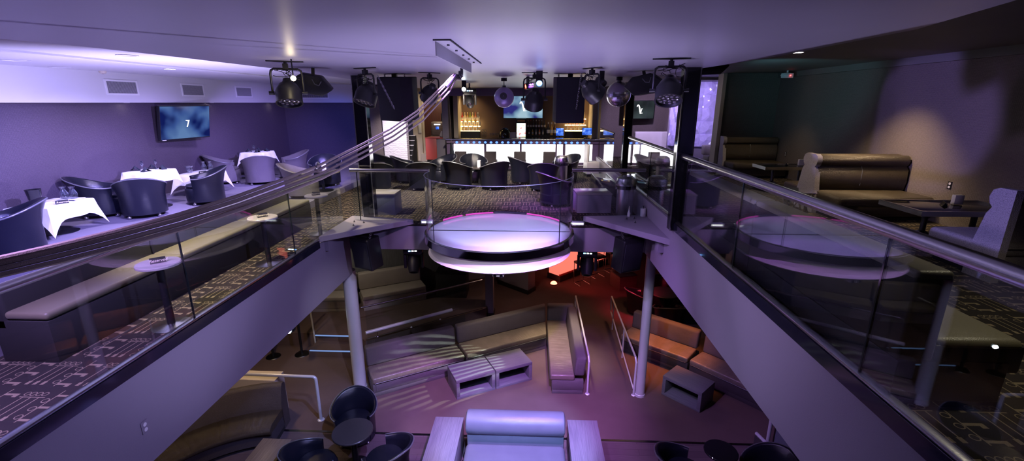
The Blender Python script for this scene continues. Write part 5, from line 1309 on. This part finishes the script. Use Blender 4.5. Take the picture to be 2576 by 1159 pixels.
# left terrace washed violet by stage lights at the ceiling edge
spot('wash_left_near', (-3.6, 5.6, 2.6), (-8.3, 7.3, .2), (.40, .34, 1.0), 2116.3, 52, .8, .05)
spot('wash_left_mid', (-3.4, 7.0, 2.6), (-8.3, 10.2, .3), (.40, .32, 1.0), 2116.3, 46, .8, .05)
spot('wash_left_far', (-3.0, 9.0, 2.6), (-7.4, 13.2, .5), (.36, .28, 1.0), 2850.0, 46, .8, .05)
spot('wash_left_wall', (-4.3, 3.6, 2.6), (-8.7, 6.4, .6), (.28, .24, 1.0), 1650.0, 64, .9, .05)
spot('wash_left_rear', (-3.2, 10.6, 2.6), (-7.0, 16.2, 1.2), (.06, .12, 1.0), 1100, 26, 1.0, .05)
spot('left_ceiling_fill', (-5.0, 6.4, .5), (-6.2, 7.4, 2.84), (.52, .46, 1.0), 800, 130, .9, .05)  # added uplight near the terrace floor, no fitting, brightens the left ceiling
# lamps on the lower floor throwing light up to the lowered ceiling
spot('uplight_stage', (-.4, 3.2, -3.2), (-.5, 5.2, 2.7), (.64, .56, 1.0), 1500, 50, .9, .1)
spot('terrace_down', (-6.47, 8.33, 2.8), (-7.4, 8.4, .5), (.62, .52, 1.0), 420, 120, .7, .08)
spot('terrace_fill_far', (-6.3, 11.6, 2.8), (-7.5, 11.8, .5), (.55, .46, 1.0), 260, 110, .8, .08)  # spot added overhead without a fitting, brightens the far tablecloths
spot('uplight_floor_left', (-2.0, 4.0, -3.2), (-2.2, 4.4, 2.7), (.56, .50, .95), 700, 70, .9, .1)
spot('uplight_floor_right', (.9, 4.0, -3.2), (.8, 4.8, 2.7), (.60, .52, .95), 620, 66, .9, .1)
# dance floor spots from the lowered ceiling
spot('floor_spot_blue', (.3, 1.4, 2.6), (-.2, 6.2, -3.2), (.34, .44, 1.0), 5250.0, 22, .5)
spot('floor_spot_violet', (.5, 4.2, 2.6), (-.4, 8.0, -3.7), (.58, .24, 1.0), 3468.0, 50, .8)
spot('floor_spot_right', (-1.0, 5.0, 2.6), (2.6, 8.6, -3.7), (.50, .26, 1.0), 1120.0, 50, .8)
spot('floor_spot_left', (-.5, 4.2, 2.6), (-3.0, 6.4, -3.2), (.34, .40, 1.0), 1350.0, 34, .7)
spot('beam_left', (1.6, 3.5, 2.4), (-3.5, 5.2, -.7), (.46, .40, 1.0), 520, 80, .8)
spot('beam_right', (-2.4, 4.6, 2.5), (2.2, 5.6, -.2), (.62, .45, .95), 330, 80, .8)
# warm light under the left balcony and rear platform
spot('under_left_a', (-5.6, 8.2, -1.1), (-5.2, 8.4, -3.7), WRM, 64.0, 130, .8)
spot('under_left_b', (-5.0, 10.8, -.6), (-4.4, 11.6, -3.2), (1.0, .84, .66), 40, 120, .9)
spot('under_left_c', (-5.0, 5.6, -1.1), (-5.3, 6.2, -3.4), WRM, 55, 100, .8)
spot('under_right', (2.4, 10.8, -.6), (2.4, 10.6, -3.7), (1.0, .50, .28), 60, 110, .8)
spot('under_mid', (-.4, 12.2, -.6), (-.2, 12.0, -3.7), (1.0, .55, .42), 48.0, 120, .9)
spot('seat_warm_a', (-.8, 9.6, -.55), (-.5, 9.7, -3.3), (1.0, .80, .52), 117.0, 62, .9)
spot('seat_warm_b', (.8, 9.7, -.55), (.75, 9.7, -3.3), (1.0, .80, .50), 388.1, 50, .9)
spot('seat_warm_c', (3.1, 9.6, -.55), (3.25, 9.7, -3.3), (1.0, .26, .07), 420, 50, .9)
spot('red_glow', (1.7, 13.9, -2.7), (2.0, 14.6, -3.6), RED, 18, 140, .8, .05)
spot('red_glow_right', (2.9, 12.0, -2.4), (3.2, 12.5, -3.6), (1.0, .03, .10), 60, 110, .8, .05)
# round stage and centre lounge
spot('stage_spot', (-.2, 6.0, 2.6), (-.52, 7.9, .1), (.52, .52, 1.0), 412.5, 46, .35, .04)
spot('column_fill_left', (-.6, 3.2, 2.5), (-3.66, 8.5, -2.6), (.70, .68, 1.0), 800, 24, .8, .04)  # unseen front spot, added to brighten the left column
spot('column_fill_right', (-.4, 3.2, 2.5), (2.33, 8.5, -2.6), (.72, .68, 1.0), 650, 20, .8, .04)  # same kind of added spot, for the right column
spot('stage_led', (-.56, 8.8, 1.2), (-.56, 9.6, 0), (1.0, .2, .85), 30, 120, .9, .05)
spot('lounge_violet', (.0, 9.0, 2.6), (.3, 11.0, .2), (.48, .18, 1.0), 1200.0, 66, .8)
spot('lounge_warm', (-1.8, 11.0, 2.65), (-1.8, 12.2, .2), (1.0, .86, .74), 1056.0, 120, .9)
spot('lounge_warm_b', (.8, 13.0, 2.6), (.8, 13.6, .2), (1.0, .85, .70), 240.0, 120, .9)
spot('walk_warm', (-4.3, 5.2, 2.75), (-4.0, 5.8, 0), (1.0, .80, .48), 620, 80, .8)
spot('walk_violet', (-3.9, 2.2, 2.7), (-4.0, 3.2, 0), (.55, .36, 1.0), 1008.0, 90, .6)
spot('far_fascia_fill', (-.4, 4.6, 2.5), (-.6, 8.4, -.5), (.66, .36, .95), 800, 60, .9)  # added violet-pink fill lifting the far balcony beam
spot('drum_fill', (-.5, 2.2, 2.5), (-.56, 6.5, -.12), (.86, .78, 1.0), 500, 24, .8, .04)  # fill from the camera side, added for the front of the stage drum
spot('walk_warm_b', (-4.3, 8.8, 2.7), (-4.2, 9.4, 0), (1.0, .84, .58), 560, 110, .8)
spot('feature_wall', (-4.0, 14.6, 2.5), (-4.8, 16.2, .8), (.98, .84, 1.0), 420, 60, .8)
# bar
spot('bar_warm_left', (-2.3, 17.2, 2.7), (-2.4, 17.8, 1.0), (1.0, .68, .32), 50, 110, .8)
spot('bar_warm_right', (1.7, 17.2, 2.7), (1.8, 17.8, 1.0), (1.0, .68, .32), 50, 110, .8)
spot('corridor', (-3.7, 17.2, 2.6), (-3.9, 18.3, 1.0), (1.0, .80, .55), 60, 130, .8, .05)
spot('lounge_right', (3.4, 13.6, 2.9), (3.9, 16.2, 1.0), (.70, .52, 1.0), 240, 90, .8)
spot('crystal_fill', (4.3, 12.9, 2.5), (5.2, 14.4, 1.9), (.55, .42, 1.0), 160, 80, .8)  # extra spot, not the panel's own glow, added to show its facets
# right terrace downlights
spot('right_warm_a', (*W(2005, 131, z=2.98)[:2], 2.96), (4.9, 7.6, .4), (1.0, .76, .46), 117.0, 90, .8, .06)
spot('right_warm_b', (5.2, 8.0, 2.95), (6.1, 8.2, .6), (1.0, .72, .42), 420, 78, 1.0, .1)
spot('right_warm_c', (5.4, 10.9, 2.95), (5.5, 11.4, .4), (1.0, .76, .46), 60, 80, .9, .06)
spot('right_warm_d', (3.9, 3.2, 2.95), (3.4, 3.6, .4), (1.0, .84, .58), 90.0, 100, .8, .06)
spot('right_violet', (-3.3, 3.6, 2.0), (6.4, 7.95, 1.9), (.36, .27, 1.0), 2300, 13.5, .25, .12)
spot('right_violet_near', (-1.4, 4.4, 2.6), (4.9, 4.95, .9), (.36, .30, 1.0), 825.0, 13, .4, .03)
spot('right_teal', (3.4, 8.0, 2.3), (6.0, 10.6, 2.9), (.2, .55, .7), 120.0, 60, .9, .05)
# moving head with a ribbed gobo aimed at the angled sofa and box tables
g = spot('gobo_beam', (1.06, 8.42, -1.0), (-1.7, 8.75, -3.35), (.80, 1.0, .82), 700, 30, .3, .008)
g.data.use_nodes = True; nt = g.data.node_tree; em = nt.nodes['Emission']
tc = nt.nodes.new('ShaderNodeTexCoord'); wv = nt.nodes.new('ShaderNodeTexWave'); wv.wave_type = 'BANDS'; wv.bands_direction = 'DIAGONAL'
wv.inputs['Scale'].default_value = 13; wv.inputs['Distortion'].default_value = 1.6; wv.inputs['Detail'].default_value = 1
mr = nt.nodes.new('ShaderNodeMapRange'); mr.inputs[1].default_value = .45; mr.inputs[2].default_value = .75
nt.links.new(tc.outputs['Normal'], wv.inputs['Vector']); nt.links.new(wv.outputs['Fac'], mr.inputs[0]); nt.links.new(mr.outputs[0], em.inputs['Strength'])
# render quality
cy = SC.cycles
cy.use_denoising = True
try: cy.denoiser = 'OPENIMAGEDENOISE'
except Exception: pass
cy.use_adaptive_sampling = True; cy.adaptive_threshold = .012
cy.max_bounces = 7; cy.diffuse_bounces = 3; cy.glossy_bounces = 4; cy.transmission_bounces = 4; cy.transparent_max_bounces = 14
cy.caustics_reflective = False; cy.caustics_refractive = False; cy.sample_clamp_indirect = 4; cy.sample_clamp_direct = 0; cy.blur_glossy = .6
SC.view_settings.view_transform = 'Standard'; SC.view_settings.look = 'None'; SC.view_settings.exposure = 0; SC.view_settings.gamma = 1; SC.view_settings.use_curve_mapping = False
